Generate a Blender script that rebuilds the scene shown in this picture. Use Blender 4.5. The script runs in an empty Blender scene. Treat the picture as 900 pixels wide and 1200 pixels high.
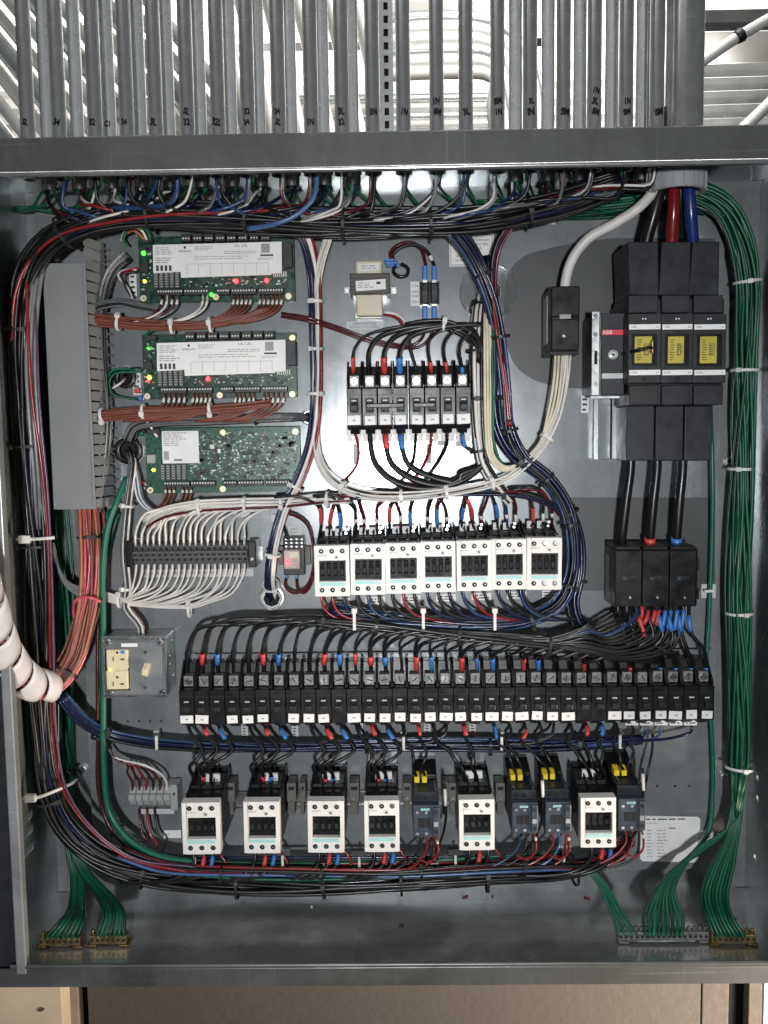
import bpy, bmesh, math, random
from mathutils import Vector, Matrix
random.seed(7)
sc = bpy.context.scene
COL = sc.collection
R = math.radians

# ------------------------------------------------------------------ camera, world, lights
F = 1050.0                      # focal length in pixels of the 900x1200 photograph
CAM = Vector((0.0006, -1.215, 0.1625))
YAW, PITCH, ROLL = 0.0133, 0.0899, -0.0135
_f = Vector((-math.sin(YAW)*math.cos(PITCH), math.cos(YAW)*math.cos(PITCH), -math.sin(PITCH)))
_r0 = Vector((math.cos(YAW), math.sin(YAW), 0)); _u0 = _r0.cross(_f)
_r = _r0*math.cos(ROLL)+_u0*math.sin(ROLL); _u = _u0*math.cos(ROLL)-_r0*math.sin(ROLL)
cd = bpy.data.cameras.new('camera'); cam = bpy.data.objects.new('camera', cd); COL.objects.link(cam)
cd.sensor_fit = 'VERTICAL'; cd.sensor_height = 24.0; cd.lens = 24.0*F/1200.0
cd.clip_start = 0.02; cd.clip_end = 100
cam.matrix_world = Matrix(((_r.x, _u.x, -_f.x, CAM.x), (_r.y, _u.y, -_f.y, CAM.y), (_r.z, _u.z, -_f.z, CAM.z), (0, 0, 0, 1)))
sc.camera = cam
w = bpy.data.worlds.new('World'); sc.world = w; w.use_nodes = True
w.node_tree.nodes['Background'].inputs[0].default_value = (0.80, 0.9, 1.0, 1)
w.node_tree.nodes['Background'].inputs[1].default_value = 0.07

def lamp(name, loc, target, size, power, color=(1, 1, 1), spread=180, sy=None):
    d = bpy.data.lights.new(name, 'AREA'); d.size = size; d.energy = power; d.color = color; d.spread = R(spread)
    if sy: d.shape = 'RECTANGLE'; d.size_y = sy
    o = bpy.data.objects.new(name, d); COL.objects.link(o); o.location = loc
    o.rotation_euler = (Vector(target)-Vector(loc)).to_track_quat('-Z', 'Y').to_euler()
    return o
lamp('work_lamp', (0.02, -2.30, 0.04), (0, 0, 0.0), 0.09, 7.9, (.975, 0.99, 1.0), spread=80)
lamp('unseen_room_light', (-1.1, 2.9, 1.35), (-0.9, 3.4, 2.1), 1.0, 62, (1, .97, .93))  # unseen lamps added to brighten the ceiling and pipes behind
lamp('unseen_room_light', (1.0, 3.0, 1.35), (1.2, 3.5, 2.1), 1.0, 58, (1, .97, .93))
lamp('unseen_room_light', (0.5, 1.0, 1.7), (0.0, 1.6, 0.9), 0.8, 22, (1, .98, .95))
lamp('hall_light', (1.15, -0.55, -0.95), (0.52, 0.02, -0.66), 0.35, 13, (1.0, .84, .68), spread=75)
lamp('unseen_room_light', (0.75, -1.25, 2.15), (0.0, 0.0, 0.1), 1.9, 13, (1, .99, .97), sy=0.18)  # unseen overhead strip added to light the floor and conduits
lamp('unseen_room_light', (-1.0, -1.9, 2.0), (-0.2, 0.0, -0.2), 1.9, 8, (1, .99, .97), sy=0.18)  # second unseen strip, added for streaks on the glossy metal
vs = sc.view_settings; vs.view_transform = 'Standard'; vs.look = 'None'; vs.exposure = -0.12; vs.gamma = 1.0
vs.use_curve_mapping = False

# ------------------------------------------------------------------ from the photograph to the place
SUB = 0.018                     # the mounting plate's face stands 18 mm in front of the back wall (y = 0)
EW, EH, ED = 0.968, 0.965, 0.205
def ray(px, py):
    return (_f*F + _r*(px-450.0) + _u*(600.0-py)).normalized()
def P(px, py, h=0.0):           # point at height h (m) above the mounting plate
    d = ray(px, py); t = (-(SUB+h)-CAM.y)/d.y
    return CAM+d*t
def Fl(px, py, up=0.0):         # point on the enclosure floor
    d = ray(px, py); t = (-EH/2+up-CAM.z)/d.z
    return CAM+d*t
def mpp(h=0.0):                 # metres for one photograph pixel at that height
    return (-CAM.y-SUB-h)/F
def rect(x0, y0, x1, y1, h):
    a = P(x0, (y0+y1)/2, h); b = P(x1, (y0+y1)/2, h); c = P((x0+x1)/2, y0, h); d = P((x0+x1)/2, y1, h)
    return ((a.x+b.x)/2, (c.z+d.z)/2, b.x-a.x, c.z-d.z)

# ------------------------------------------------------------------ materials
def mat(name, col, rough=0.5, metal=0.0, var=0.12, scale=60, bump=0.0, spec=0.5, trans=0.0, alpha=1.0, emit=None, es=0.0, coat=0.0, rv=0.1, grime=0.0):
    m = bpy.data.materials.new(name); m.use_nodes = True
    nt = m.node_tree; b = nt.nodes['Principled BSDF']
    b.inputs['Roughness'].default_value = rough; b.inputs['Metallic'].default_value = metal
    b.inputs['Specular IOR Level'].default_value = spec; b.inputs['Transmission Weight'].default_value = trans
    b.inputs['Alpha'].default_value = alpha; b.inputs['Coat Weight'].default_value = coat
    if emit: b.inputs['Emission Color'].default_value = (*emit, 1); b.inputs['Emission Strength'].default_value = es
    tc = nt.nodes.new('ShaderNodeTexCoord'); oi = nt.nodes.new('ShaderNodeObjectInfo')
    va = nt.nodes.new('ShaderNodeVectorMath'); va.operation = 'ADD'
    cx = nt.nodes.new('ShaderNodeCombineXYZ')
    for k in range(3): nt.links.new(oi.outputs['Random'], cx.inputs[k])
    nt.links.new(tc.outputs['Object'], va.inputs[0]); nt.links.new(cx.outputs[0], va.inputs[1])
    n = nt.nodes.new('ShaderNodeTexNoise'); n.inputs['Scale'].default_value = scale; n.inputs['Detail'].default_value = 4
    nt.links.new(va.outputs[0], n.inputs['Vector'])
    mr = nt.nodes.new('ShaderNodeMapRange'); mr.inputs[1].default_value = .3; mr.inputs[2].default_value = .7
    mr.inputs[3].default_value = 1-var; mr.inputs[4].default_value = 1+var
    nt.links.new(n.outputs['Fac'], mr.inputs[0])
    mx = nt.nodes.new('ShaderNodeMix'); mx.data_type = 'RGBA'; mx.blend_type = 'MULTIPLY'; mx.inputs[0].default_value = 1
    mx.inputs[6].default_value = (*col, 1); nt.links.new(mr.outputs[0], mx.inputs[7])
    nt.links.new(mx.outputs[2], b.inputs['Base Color'])
    rr = nt.nodes.new('ShaderNodeMapRange'); rr.inputs[1].default_value = .3; rr.inputs[2].default_value = .7
    rr.inputs[3].default_value = max(0.03, rough-rv); rr.inputs[4].default_value = min(1, rough+rv)
    nt.links.new(n.outputs['Fac'], rr.inputs[0]); nt.links.new(rr.outputs[0], b.inputs['Roughness'])
    if bump:
        bp = nt.nodes.new('ShaderNodeBump'); bp.inputs['Strength'].default_value = bump; bp.inputs['Distance'].default_value = 0.001
        nt.links.new(n.outputs['Fac'], bp.inputs['Height']); nt.links.new(bp.outputs[0], b.inputs['Normal'])
    return m

def galv(name, col, rough, metal, spangle=0.10, smudge=0.25, bump=0.06):
    m = bpy.data.materials.new(name); m.use_nodes = True
    nt = m.node_tree; b = nt.nodes['Principled BSDF']; L = nt.links.new
    b.inputs['Metallic'].default_value = metal
    tc = nt.nodes.new('ShaderNodeTexCoord')
    v = nt.nodes.new('ShaderNodeTexVoronoi'); v.inputs['Scale'].default_value = 95; L(tc.outputs['Object'], v.inputs['Vector'])
    sx = nt.nodes.new('ShaderNodeSeparateColor'); L(v.outputs['Color'], sx.inputs[0])
    n = nt.nodes.new('ShaderNodeTexNoise'); n.inputs['Scale'].default_value = 7; n.inputs['Detail'].default_value = 8; n.inputs['Roughness'].default_value = .65; n.inputs['Distortion'].default_value = .6
    L(tc.outputs['Object'], n.inputs['Vector'])
    mp = nt.nodes.new('ShaderNodeMapping'); mp.inputs['Scale'].default_value = (14, 14, 1.2); L(tc.outputs['Object'], mp.inputs['Vector'])
    n2 = nt.nodes.new('ShaderNodeTexNoise'); n2.inputs['Scale'].default_value = 3; n2.inputs['Detail'].default_value = 6; L(mp.outputs[0], n2.inputs['Vector'])
    a = nt.nodes.new('ShaderNodeMapRange'); a.inputs[3].default_value = 1-spangle; a.inputs[4].default_value = 1+spangle; L(sx.outputs[0], a.inputs[0])
    c = nt.nodes.new('ShaderNodeMapRange'); c.inputs[1].default_value = .3; c.inputs[2].default_value = .72; c.inputs[3].default_value = 1-smudge; c.inputs[4].default_value = 1+smudge*.5; L(n.outputs['Fac'], c.inputs[0])
    d = nt.nodes.new('ShaderNodeMapRange'); d.inputs[1].default_value = .3; d.inputs[2].default_value = .7; d.inputs[3].default_value = .93; d.inputs[4].default_value = 1.06; L(n2.outputs['Fac'], d.inputs[0])
    m1 = nt.nodes.new('ShaderNodeMath'); m1.operation = 'MULTIPLY'; L(a.outputs[0], m1.inputs[0]); L(c.outputs[0], m1.inputs[1])
    m2 = nt.nodes.new('ShaderNodeMath'); m2.operation = 'MULTIPLY'; L(m1.outputs[0], m2.inputs[0]); L(d.outputs[0], m2.inputs[1])
    for q, (rz, sca) in enumerate((((0, .5, 0), (300, 300, 5)), ((0, -.9, 0), (5, 300, 260)))):
        mq = nt.nodes.new('ShaderNodeMapping'); mq.inputs['Rotation'].default_value = rz; mq.inputs['Scale'].default_value = sca; L(tc.outputs['Object'], mq.inputs['Vector'])
        nq = nt.nodes.new('ShaderNodeTexNoise'); nq.inputs['Scale'].default_value = 1.0; nq.inputs['Detail'].default_value = 1; L(mq.outputs[0], nq.inputs['Vector'])
        sq = nt.nodes.new('ShaderNodeMapRange'); sq.inputs[1].default_value = .70; sq.inputs[2].default_value = .78; sq.inputs[3].default_value = 1.0; sq.inputs[4].default_value = 1.35; L(nq.outputs['Fac'], sq.inputs[0])
        mm = nt.nodes.new('ShaderNodeMath'); mm.operation = 'MULTIPLY'; L(m2.outputs[0], mm.inputs[0]); L(sq.outputs[0], mm.inputs[1]); m2 = mm
    mx = nt.nodes.new('ShaderNodeMix'); mx.data_type = 'RGBA'; mx.blend_type = 'MULTIPLY'; mx.inputs[0].default_value = 1
    mx.inputs[6].default_value = (*col, 1); L(m2.outputs[0], mx.inputs[7]); L(mx.outputs[2], b.inputs['Base Color'])
    r = nt.nodes.new('ShaderNodeMapRange'); r.inputs[1].default_value = .25; r.inputs[2].default_value = .75; r.inputs[3].default_value = rough+.10; r.inputs[4].default_value = rough-.06; L(n.outputs['Fac'], r.inputs[0]); L(r.outputs[0], b.inputs['Roughness'])
    bp = nt.nodes.new('ShaderNodeBump'); bp.inputs['Strength'].default_value = bump; bp.inputs['Distance'].default_value = .002; L(n2.outputs['Fac'], bp.inputs['Height']); L(bp.outputs[0], b.inputs['Normal'])
    return m

def wood_mat():
    m = mat('plywood', (.50, .40, .29), .75, var=.15, scale=9, bump=.2)
    return m

M = {}
M['pcb_bare'] = mat('bare_pcb_green', (.010, .075, .046), .34, var=.4, scale=240)
M['plate'] = galv('plate_zinc', (.325, .347, .360), .19, .44, spangle=.04, smudge=.38, bump=.03)
M['encl'] = galv('enclosure_zinc', (.48, .51, .52), .21, .68, spangle=.04, smudge=.5)
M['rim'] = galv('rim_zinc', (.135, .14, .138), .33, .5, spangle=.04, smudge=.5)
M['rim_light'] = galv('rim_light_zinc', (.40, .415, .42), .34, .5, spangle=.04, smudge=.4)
M['floor'] = galv('floor_zinc', (.62, .63, .635), .19, .72, spangle=.04, smudge=.6)
M['conduit'] = galv('conduit_zinc', (.74, .74, .73), .18, .86, spangle=.07, smudge=.55)
M['conduit_pale'] = galv('conduit_pale_zinc', (.80, .83, .83), .24, .7, spangle=.05, smudge=.3)
M['steel'] = mat('bright_steel', (.55, .55, .55), .26, 1.0, var=.06, scale=60, rv=.05)
M['dull_steel'] = mat('dull_steel', (.45, .46, .46), .4, .9, var=.2, scale=150)
M['brass'] = mat('brass', (.36, .27, .12), .38, .9, var=.25, scale=180)
M['lug'] = mat('tinned_lug', (.22, .21, .205), .5, .7, var=.3, scale=300)
M['black'] = mat('black_case', (.0065, .0065, .007), .34, var=.10, scale=60, rv=.08, spec=.35)
M['black_matt'] = mat('black_matt', (.005, .005, .0055), .5, var=.3, scale=90, spec=.25)
M['void'] = mat('dark_recess', (.008, .008, .008), .8)
M['charcoal'] = mat('charcoal_case', (.022, .0235, .027), .42, var=.06, scale=60, bump=.04, spec=.35)
M['darkgrey_sheet'] = mat('shade_sheet', (.068, .072, .074), .42, var=.16, scale=9, spec=.4)
M['white_case'] = mat('white_case', (.70, .69, .67), .45, var=.06, scale=25)
M['teal'] = mat('teal_strip', (.33, .60, .60), .5, var=.05)
M['paper'] = mat('label_paper', (.74, .74, .74), .6, var=.05, scale=50)
M['paper_dim'] = mat('label_clear', (.50, .51, .51), .5, var=.06, scale=50)
M['ink'] = mat('ink', (.03, .03, .03), .6)
M['ink_grey'] = mat('ink_grey', (.30, .30, .31), .6)
M['ink_blue'] = mat('marker_ink', (.006, .006, .007), .6, spec=.1)
M['duct'] = mat('duct_pvc', (.20, .21, .22), .5, var=.10, scale=9, bump=.1)
M['grey_plastic'] = mat('grey_terminal', (.075, .078, .082), .5, var=.1, spec=.35)
M['lightgrey_plastic'] = mat('light_grey_terminal', (.30, .31, .31), .5, var=.08)
M['olive'] = mat('end_clamp_plastic', (.11, .108, .096), .55, var=.12)
M['slate'] = mat('slate_case', (.040, .052, .070), .42, var=.12, scale=80, spec=.35)
M['slate_dark'] = mat('slate_dark', (.013, .017, .023), .45, var=.12, spec=.35)
M['yellow'] = mat('yellow_tab', (.75, .56, .02), .45, var=.05)
M['fuse_yellow'] = mat('fuse_yellow', (.44, .38, .05), .5, var=.1, scale=40)
M['cream'] = mat('ivory_plastic', (.68, .60, .40), .4, var=.04)
M['cream_tape'] = mat('coil_wrap', (.62, .56, .43), .55, var=.06)
M['core'] = mat('iron_core', (.050, .047, .042), .5, .3, var=.15)
M['pcb'] = mat('pcb_green', (.006, .042, .026), .34, var=.4, scale=170)
M['pcb_black'] = mat('pcb_connector', (.018, .018, .020), .5)
M['gold'] = mat('gold_pad', (.78, .63, .38), .4, .5)
M['smd'] = mat('smd_grey', (.35, .36, .34), .5)
M['smd_light'] = mat('smd_pale', (.62, .66, .60), .5)
M['resistor'] = mat('resistor_pack', (.07, .08, .075), .5)
M['red_label'] = mat('red_label', (.62, .03, .05), .5)
M['clear'] = mat('clear_plastic', (.93, .95, .97), .12, trans=.92, var=.02, rv=.05)
M['tie_white'] = mat('nylon_white', (.66, .66, .64), .5, var=.05)
M['tie_black'] = mat('nylon_black', (.012, .012, .012), .5)
M['bushing'] = mat('bushing_grey', (.33, .34, .35), .55, var=.06)
M['led_red'] = mat('led_red', (.9, .1, .15), .3, emit=(1, .010, .016), es=22)
M['led_green'] = mat('led_green', (.1, .8, .1), .3, emit=(.05, 1, .03), es=5)
M['led_amber'] = mat('led_amber', (.9, .7, .1), .3, emit=(1, .62, .06), es=4)
M['relay_clear'] = mat('relay_case', (.55, .45, .42), .3, trans=.3)
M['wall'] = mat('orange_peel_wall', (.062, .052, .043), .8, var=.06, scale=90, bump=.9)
M['brown'] = mat('brown_post', (.22, .17, .13), .7, var=.12, scale=30)
M['wood'] = wood_mat()
M['knot'] = mat('wood_knot', (.10, .05, .03), .8)
M['deck'] = mat('ceiling_deck', (.72, .71, .68), .5, .1, var=.08, scale=6)
M['beam'] = mat('ceiling_beam', (.20, .20, .20), .6, var=.15, scale=8)
M['dull_wall'] = mat('dull_wall', (.36, .355, .34), .7, var=.08, scale=5)
M['white_pipe'] = mat('white_pipe', (.74, .74, .71), .35, .25, var=.1, scale=12)
M['spiral'] = mat('spiral_wrap', (.76, .72, .72), .45, var=.06, scale=40)
M['ferrule'] = mat('wire_marker', (.72, .70, .64), .5)
WC = dict(black=(.008, .008, .009), white=(.66, .635, .605), red=(.23, .016, .022), blue=(.022, .050, .125), navy=(.008, .012, .042), green=(.003, .092, .045),
          darkgreen=(.002, .048, .026), brown=(.155, .046, .027), orange=(.34, .11, .055), pink=(.56, .10, .13), grey=(.12, .125, .13), maroon=(.075, .008, .012),
          lilac=(.10, .05, .10), cream=(.60, .555, .43), violet=(.030, .014, .050), bigblue=(.014, .028, .15), bigred=(.19, .010, .016), pale=(.22, .225, .23), teal=(.004, .115, .072),
          lightblue=(.06, .12, .26))
for k, c in WC.items():
    M['w_'+k] = mat(k+'_insulation', c, .25 if k not in ('white', 'cream', 'brown', 'green', 'darkgreen', 'teal', 'orange') else .42, var=.12, scale=45, rv=.08, coat=.0)
M['w_black'] = mat('black_insulation', WC['black'], .34, var=.12, scale=45, rv=.08)
M['t_red'] = mat('red_tape', (.60, .055, .055), .42, var=.1); M['t_blue'] = mat('blue_tape', (.045, .19, .52), .42, var=.1)
M['t_white'] = M['ferrule']

# ------------------------------------------------------------------ mesh helpers: local x right, h out of the plate (-y), z up
class MB:
    def __init__(s): s.v = []; s.f = []
    def box(s, x0, x1, h0, h1, z0, z1):
        b = len(s.v)
        for x in (x0, x1):
            for h in (h0, h1):
                for z in (z0, z1): s.v.append((x, -h, z))
        s.f += [tuple(b+i for i in q) for q in ((0, 4, 5, 1), (2, 3, 7, 6), (0, 1, 3, 2), (4, 6, 7, 5), (0, 2, 6, 4), (1, 5, 7, 3))]
        return s
    def prism_x(s, prof, x0, x1):           # prof: (h, z) outline, extruded along x
        b = len(s.v); n = len(prof)
        for x in (x0, x1):
            for h, z in prof: s.v.append((x, -h, z))
        s.f.append(tuple(b+i for i in range(n))); s.f.append(tuple(b+n+i for i in reversed(range(n))))
        for i in range(n): j = (i+1) % n; s.f.append((b+i, b+n+i, b+n+j, b+j))
        return s
    def prism_h(s, prof, h0, h1):           # prof: (x, z) outline, extruded along h
        b = len(s.v); n = len(prof)
        for h in (h0, h1):
            for x, z in prof: s.v.append((x, -h, z))
        s.f.append(tuple(b+i for i in range(n))); s.f.append(tuple(b+n+i for i in reversed(range(n))))
        for i in range(n): j = (i+1) % n; s.f.append((b+i, b+n+i, b+n+j, b+j))
        return s
    def cyl(s, c, axis, r, l, n=14, r2=None):  # c: (x, h, z), grows along +axis
        r2 = r if r2 is None else r2
        b = len(s.v)
        for k, rr in ((0, r), (1, r2)):
            for i in range(n):
                a = 2*math.pi*i/n; p, q = rr*math.cos(a), rr*math.sin(a)
                if axis == 'h': s.v.append((c[0]+p, -(c[1]+k*l), c[2]+q))
                elif axis == 'z': s.v.append((c[0]+p, -(c[1]+q), c[2]+k*l))
                else: s.v.append((c[0]+k*l, -(c[1]+p), c[2]+q))
        s.f.append(tuple(b+i for i in range(n))); s.f.append(tuple(b+n+i for i in range(n)))
        for i in range(n): j = (i+1) % n; s.f.append((b+i, b+j, b+n+j, b+n+i))
        return s
    def ring(s, c, axis, ro, ri, l, n=28):
        b = len(s.v)
        for k in (0, 1):
            for rr in (ro, ri):
                for i in range(n):
                    a = 2*math.pi*i/n; p, q = rr*math.cos(a), rr*math.sin(a)
                    if axis == 'h': s.v.append((c[0]+p, -(c[1]+k*l), c[2]+q))
                    else: s.v.append((c[0]+p, -(c[1]+q), c[2]+k*l))
        for i in range(n):
            j = (i+1) % n
            o0, i0, o1, i1 = b, b+n, b+2*n, b+3*n
            s.f += [(o0+i, o0+j, o1+j, o1+i), (i0+j, i0+i, i1+i, i1+j), (o1+i, o1+j, i1+j, i1+i), (o0+j, o0+i, i0+i, i0+j)]
        return s
    def mesh(s, name, bevel=0, smooth=False, seg=2):
        me = bpy.data.meshes.new(name); me.from_pydata(s.v, [], s.f); me.validate()
        bm = bmesh.new(); bm.from_mesh(me); bmesh.ops.recalc_face_normals(bm, faces=bm.faces)
        if bevel:
            ed = [e for e in bm.edges if len(e.link_faces) == 2 and e.calc_face_angle(0) > 0.6]
            bmesh.ops.bevel(bm, geom=ed, offset=bevel, segments=seg, profile=.5, affect='EDGES', clamp_overlap=True)
        bm.to_mesh(me); bm.free()
        if smooth:
            for p in me.polygons: p.use_smooth = True
            try: me.set_sharp_from_angle(angle=0.7)
            except Exception: pass
        return me

MESH = {}
def obj(name, me, m, parent=None, loc=(0, 0, 0), rot=None):
    if isinstance(me, MB): me = me.mesh(name)
    m = M[m] if isinstance(m, str) else m
    if not me.materials: me.materials.append(m)
    o = bpy.data.objects.new(name, me); COL.objects.link(o); o.location = loc
    if me.materials[0] is not m:
        o.material_slots[0].link = 'OBJECT'; o.material_slots[0].material = m
    if rot: o.rotation_euler = rot
    if parent: o.parent = parent
    return o
def cached(key, fn):
    if key not in MESH: MESH[key] = fn()
    return MESH[key]
def tag(o, label, cat, group=None, kind=None):
    o['label'] = label; o['category'] = cat
    if group: o['group'] = group
    if kind: o['kind'] = kind
    return o
def thing(name, label, cat, loc=(0, 0, 0), group=None):
    o = bpy.data.objects.new(name, None); COL.objects.link(o); o.location = loc; o.empty_display_size = .01
    return tag(o, label, cat, group)
def struct(name, me, m, label=None):
    o = obj(name, me, m); o['kind'] = 'structure'
    if label: o['label'] = label
    return o
def box_mesh(x0, x1, h0, h1, z0, z1, bevel=0, seg=2):
    return MB().box(x0, x1, h0, h1, z0, z1).mesh('box', bevel, seg=seg)
def base(X, Z): return (X, -SUB, Z)
_ON = ['first', 'second', 'third', 'fourth', 'fifth', 'sixth', 'seventh', 'eighth', 'ninth', 'tenth', 'eleventh', 'twelfth', 'thirteenth', 'fourteenth', 'fifteenth', 'sixteenth', 'seventeenth', 'eighteenth', 'nineteenth', 'twentieth']
_TE = {20: 'twenty', 30: 'thirty'}
def nth(i):                     # 0 -> first
    if i < 20: return _ON[i]
    t, u = divmod(i+1, 10)
    return {3: 'thirtieth', 4: 'fortieth'}[t] if u == 0 else _TE[t*10]+'-'+_ON[u-1]

# ------------------------------------------------------------------ lettering (built first, while the scene is empty)
def _text(s):
    c = bpy.data.curves.new('t', 'FONT'); c.body = s.lstrip('!'); c.size = 1.0; c.offset = .05 if s[0] == '!' else 0.0; c.align_x = 'CENTER'; c.align_y = 'CENTER'; c.resolution_u = 2
    o = bpy.data.objects.new('t', c); COL.objects.link(o)
    dg = bpy.context.evaluated_depsgraph_get()
    me = bpy.data.meshes.new_from_object(o.evaluated_get(dg))
    vs_ = [tuple(v.co) for v in me.vertices]; fs = [tuple(p.vertices) for p in me.polygons]
    bpy.data.objects.remove(o); bpy.data.curves.remove(c); bpy.data.meshes.remove(me)
    return vs_, fs
_TX = {}
def text_geo(s):
    if s not in _TX: _TX[s] = _text(s)
    return _TX[s]
for s in ['SIEMENS', 'ABB', 'LINE', 'LOAD', 'L1', 'L2', 'L3', '337', '32', '3N', '34', 'SL', '32L', '3L', '1N', '8M', 'IN', 'EMERSON', 'NEUTRAL', 'Y9', '20', '1.5A', 'MAX', 'FUSE', '250V', 'HIGH VOLTAGE', 'DO NOT DISCONNECT',
          'Copper or Aluminum', 'Conductors for the', 'Power Feed.', 'Other Conductors', 'to be Copper Only', 'LIGHT', 'RELAY', 'CB', 'CR', 'N1', 'UL US', 'C1', 'LUG', '!32', '!3N', '!34', '!SL', '!32L', '!3L', '!1N', '!8M', '!IN', '!C1', '!18']: text_geo(s)
def text(s, size, m, parent, x=0, h=0, z=0, name='lettering', cyl_r=None, sx=1.0, rot=0.0):
    vs_, fs = text_geo(s); out = []
    ca, sa = math.cos(rot), math.sin(rot)
    for a, b, _ in vs_:
        a *= size*sx; b *= size
        a, b = a*ca-b*sa, a*sa+b*ca
        if cyl_r:
            t = a/cyl_r; out.append((x+cyl_r*math.sin(t), -(h+cyl_r*math.cos(t)), z+b))
        else: out.append((x+a, -h, z+b))
    me = bpy.data.meshes.new(name); me.from_pydata(out, [], fs)
    return obj(name, me, m, parent)
def print_lines(x0, x1, z0, z1, n, h, th=.45, seed=0, ragged=.35):   # unreadable small print as word-sized bars
    rnd = random.Random(seed); b = MB(); ph = (z1-z0)/n
    for i in range(n):
        z = z1-(i+.5)*ph; x = x0; end = x1-(x1-x0)*rnd.random()*ragged
        while x < end-ph*.5:
            l = min(ph*rnd.uniform(.8, 3.2), end-x)
            k = len(b.v); t = ph*th/2
            b.v += [(x, -h, z-t), (x+l, -h, z-t), (x+l, -h, z+t), (x, -h, z+t)]; b.f.append((k, k+1, k+2, k+3))
            x += l+ph*.5
    me = bpy.data.meshes.new('print'); me.from_pydata(b.v, [], b.f); return me
def prt(parent, *a, m='ink_grey', **k):
    o = obj('print', print_lines(*a, **k), m, parent); o['kind'] = 'stuff'; return o

# ------------------------------------------------------------------ wires
def spline(pts, step=.006, lo=8, hi=160):
    pts = [Vector(p) for p in pts]
    if len(pts) == 2: pts = [pts[0], pts[0].lerp(pts[1], .5), pts[1]]
    q = [pts[0]*2-pts[1]]+pts+[pts[-1]*2-pts[-2]]
    out = []
    for i in range(1, len(q)-2):
        p0, p1, p2, p3 = q[i-1:i+3]
        d = (p2-p1).length; n = max(3, int(d/step))
        t0 = 0; t1 = t0+max((p1-p0).length, 1e-6)**.5; t2 = t1+max(d, 1e-6)**.5; t3 = t2+max((p3-p2).length, 1e-6)**.5
        for k in range(n):
            t = t1+(t2-t1)*k/n
            A1 = p0*((t1-t)/(t1-t0))+p1*((t-t0)/(t1-t0)); A2 = p1*((t2-t)/(t2-t1))+p2*((t-t1)/(t2-t1)); A3 = p2*((t3-t)/(t3-t2))+p3*((t-t2)/(t3-t2))
            B1 = A1*((t2-t)/(t2-t0))+A2*((t-t0)/(t2-t0)); B2 = A2*((t3-t)/(t3-t1))+A3*((t-t1)/(t3-t1))
            out.append(B1*((t2-t)/(t2-t1))+B2*((t-t1)/(t2-t1)))
    out.append(pts[-1])
    return out
def frames(ps):
    ts = []
    for i in range(len(ps)):
        a = ps[max(0, i-1)]; b = ps[min(len(ps)-1, i+1)]; d = b-a
        ts.append(d.normalized() if d.length > 1e-9 else Vector((0, 0, 1)))
    up = Vector((0, -1, 0)); n = up-ts[0]*up.dot(ts[0])
    if n.length < .05: n = Vector((0, 0, 1))-ts[0]*ts[0].z
    n.normalize(); ns = [n]
    for i in range(1, len(ps)):
        n = ns[-1]-ts[i]*ns[-1].dot(ts[i])
        n = n.normalized() if n.length > 1e-6 else ns[-1]
        ns.append(n)
    return ts, ns, [t.cross(n) for t, n in zip(ts, ns)]
def tube_mesh(ps, r, n=7, name='tube', rf=None):
    ts, ns, bs = frames(ps); vs_ = []; fs = []
    cs = [(math.cos(2*math.pi*k/n), math.sin(2*math.pi*k/n)) for k in range(n)]
    for i, p in enumerate(ps):
        rr = r if rf is None else r*rf(i/(len(ps)-1))
        for c, s in cs: vs_.append(p+ns[i]*(rr*c)+bs[i]*(rr*s))
    for i in range(len(ps)-1):
        for k in range(n):
            a = i*n+k; b = i*n+(k+1) % n
            fs.append((a, b, b+n, a+n))
    fs.append(tuple(reversed(range(n)))); e = (len(ps)-1)*n; fs.append(tuple(e+k for k in range(n)))
    me = bpy.data.meshes.new(name); me.from_pydata([tuple(v) for v in vs_], [], fs)
    me.polygons.foreach_set('use_smooth', [True]*(len(fs)-2)+[False, False])
    return me
def pts3(pts): return [P(*p) if not isinstance(p, Vector) else p for p in pts]
def wire(label, color, px, pts, tapes=(), group=None, name='wire', n=7, step=.006, cat='wire', jit=0.0, into=None):
    p3 = pts3(pts)
    if jit: p3 = [p+Vector((random.uniform(-jit, jit), random.uniform(-jit, jit), random.uniform(-jit, jit))) if 0 < i < len(p3)-1 else p for i, p in enumerate(p3)]
    if into:
        off = Vector(into.location); p3 = [p-off for p in p3]
    ps = spline(p3, step); r = px*.5*mpp(.06)
    o = obj(name, tube_mesh(ps, r, n, name), 'w_'+color, into)
    if not into: tag(o, label, cat, group)
    for (t0, t1, tm) in tapes: tape(ps, t0, t1, r, tm, o)
    return o
def tape(ps, t0, t1, r, tm, parent, name='tape', grow=1.22):
    L = [0]
    for a, b in zip(ps, ps[1:]): L.append(L[-1]+(b-a).length)
    i0 = min(range(len(ps)), key=lambda i: abs(L[i]-t0*L[-1])); i1 = min(range(len(ps)), key=lambda i: abs(L[i]-t1*L[-1]))
    if i1 <= i0: i1 = min(len(ps)-1, i0+1)
    if i1 <= i0: i0 = i1-1
    return obj(name, tube_mesh(ps[i0:i1+1], r*grow, 8, name, rf=lambda t: 1+.06*math.sin(9*t+t0*50)), tm, parent)
def disc(n):
    o = []
    for i in range(n):
        r = math.sqrt((i+.5)/n); a = i*2.39996; o.append((r*math.cos(a), r*math.sin(a)))
    return o
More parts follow.
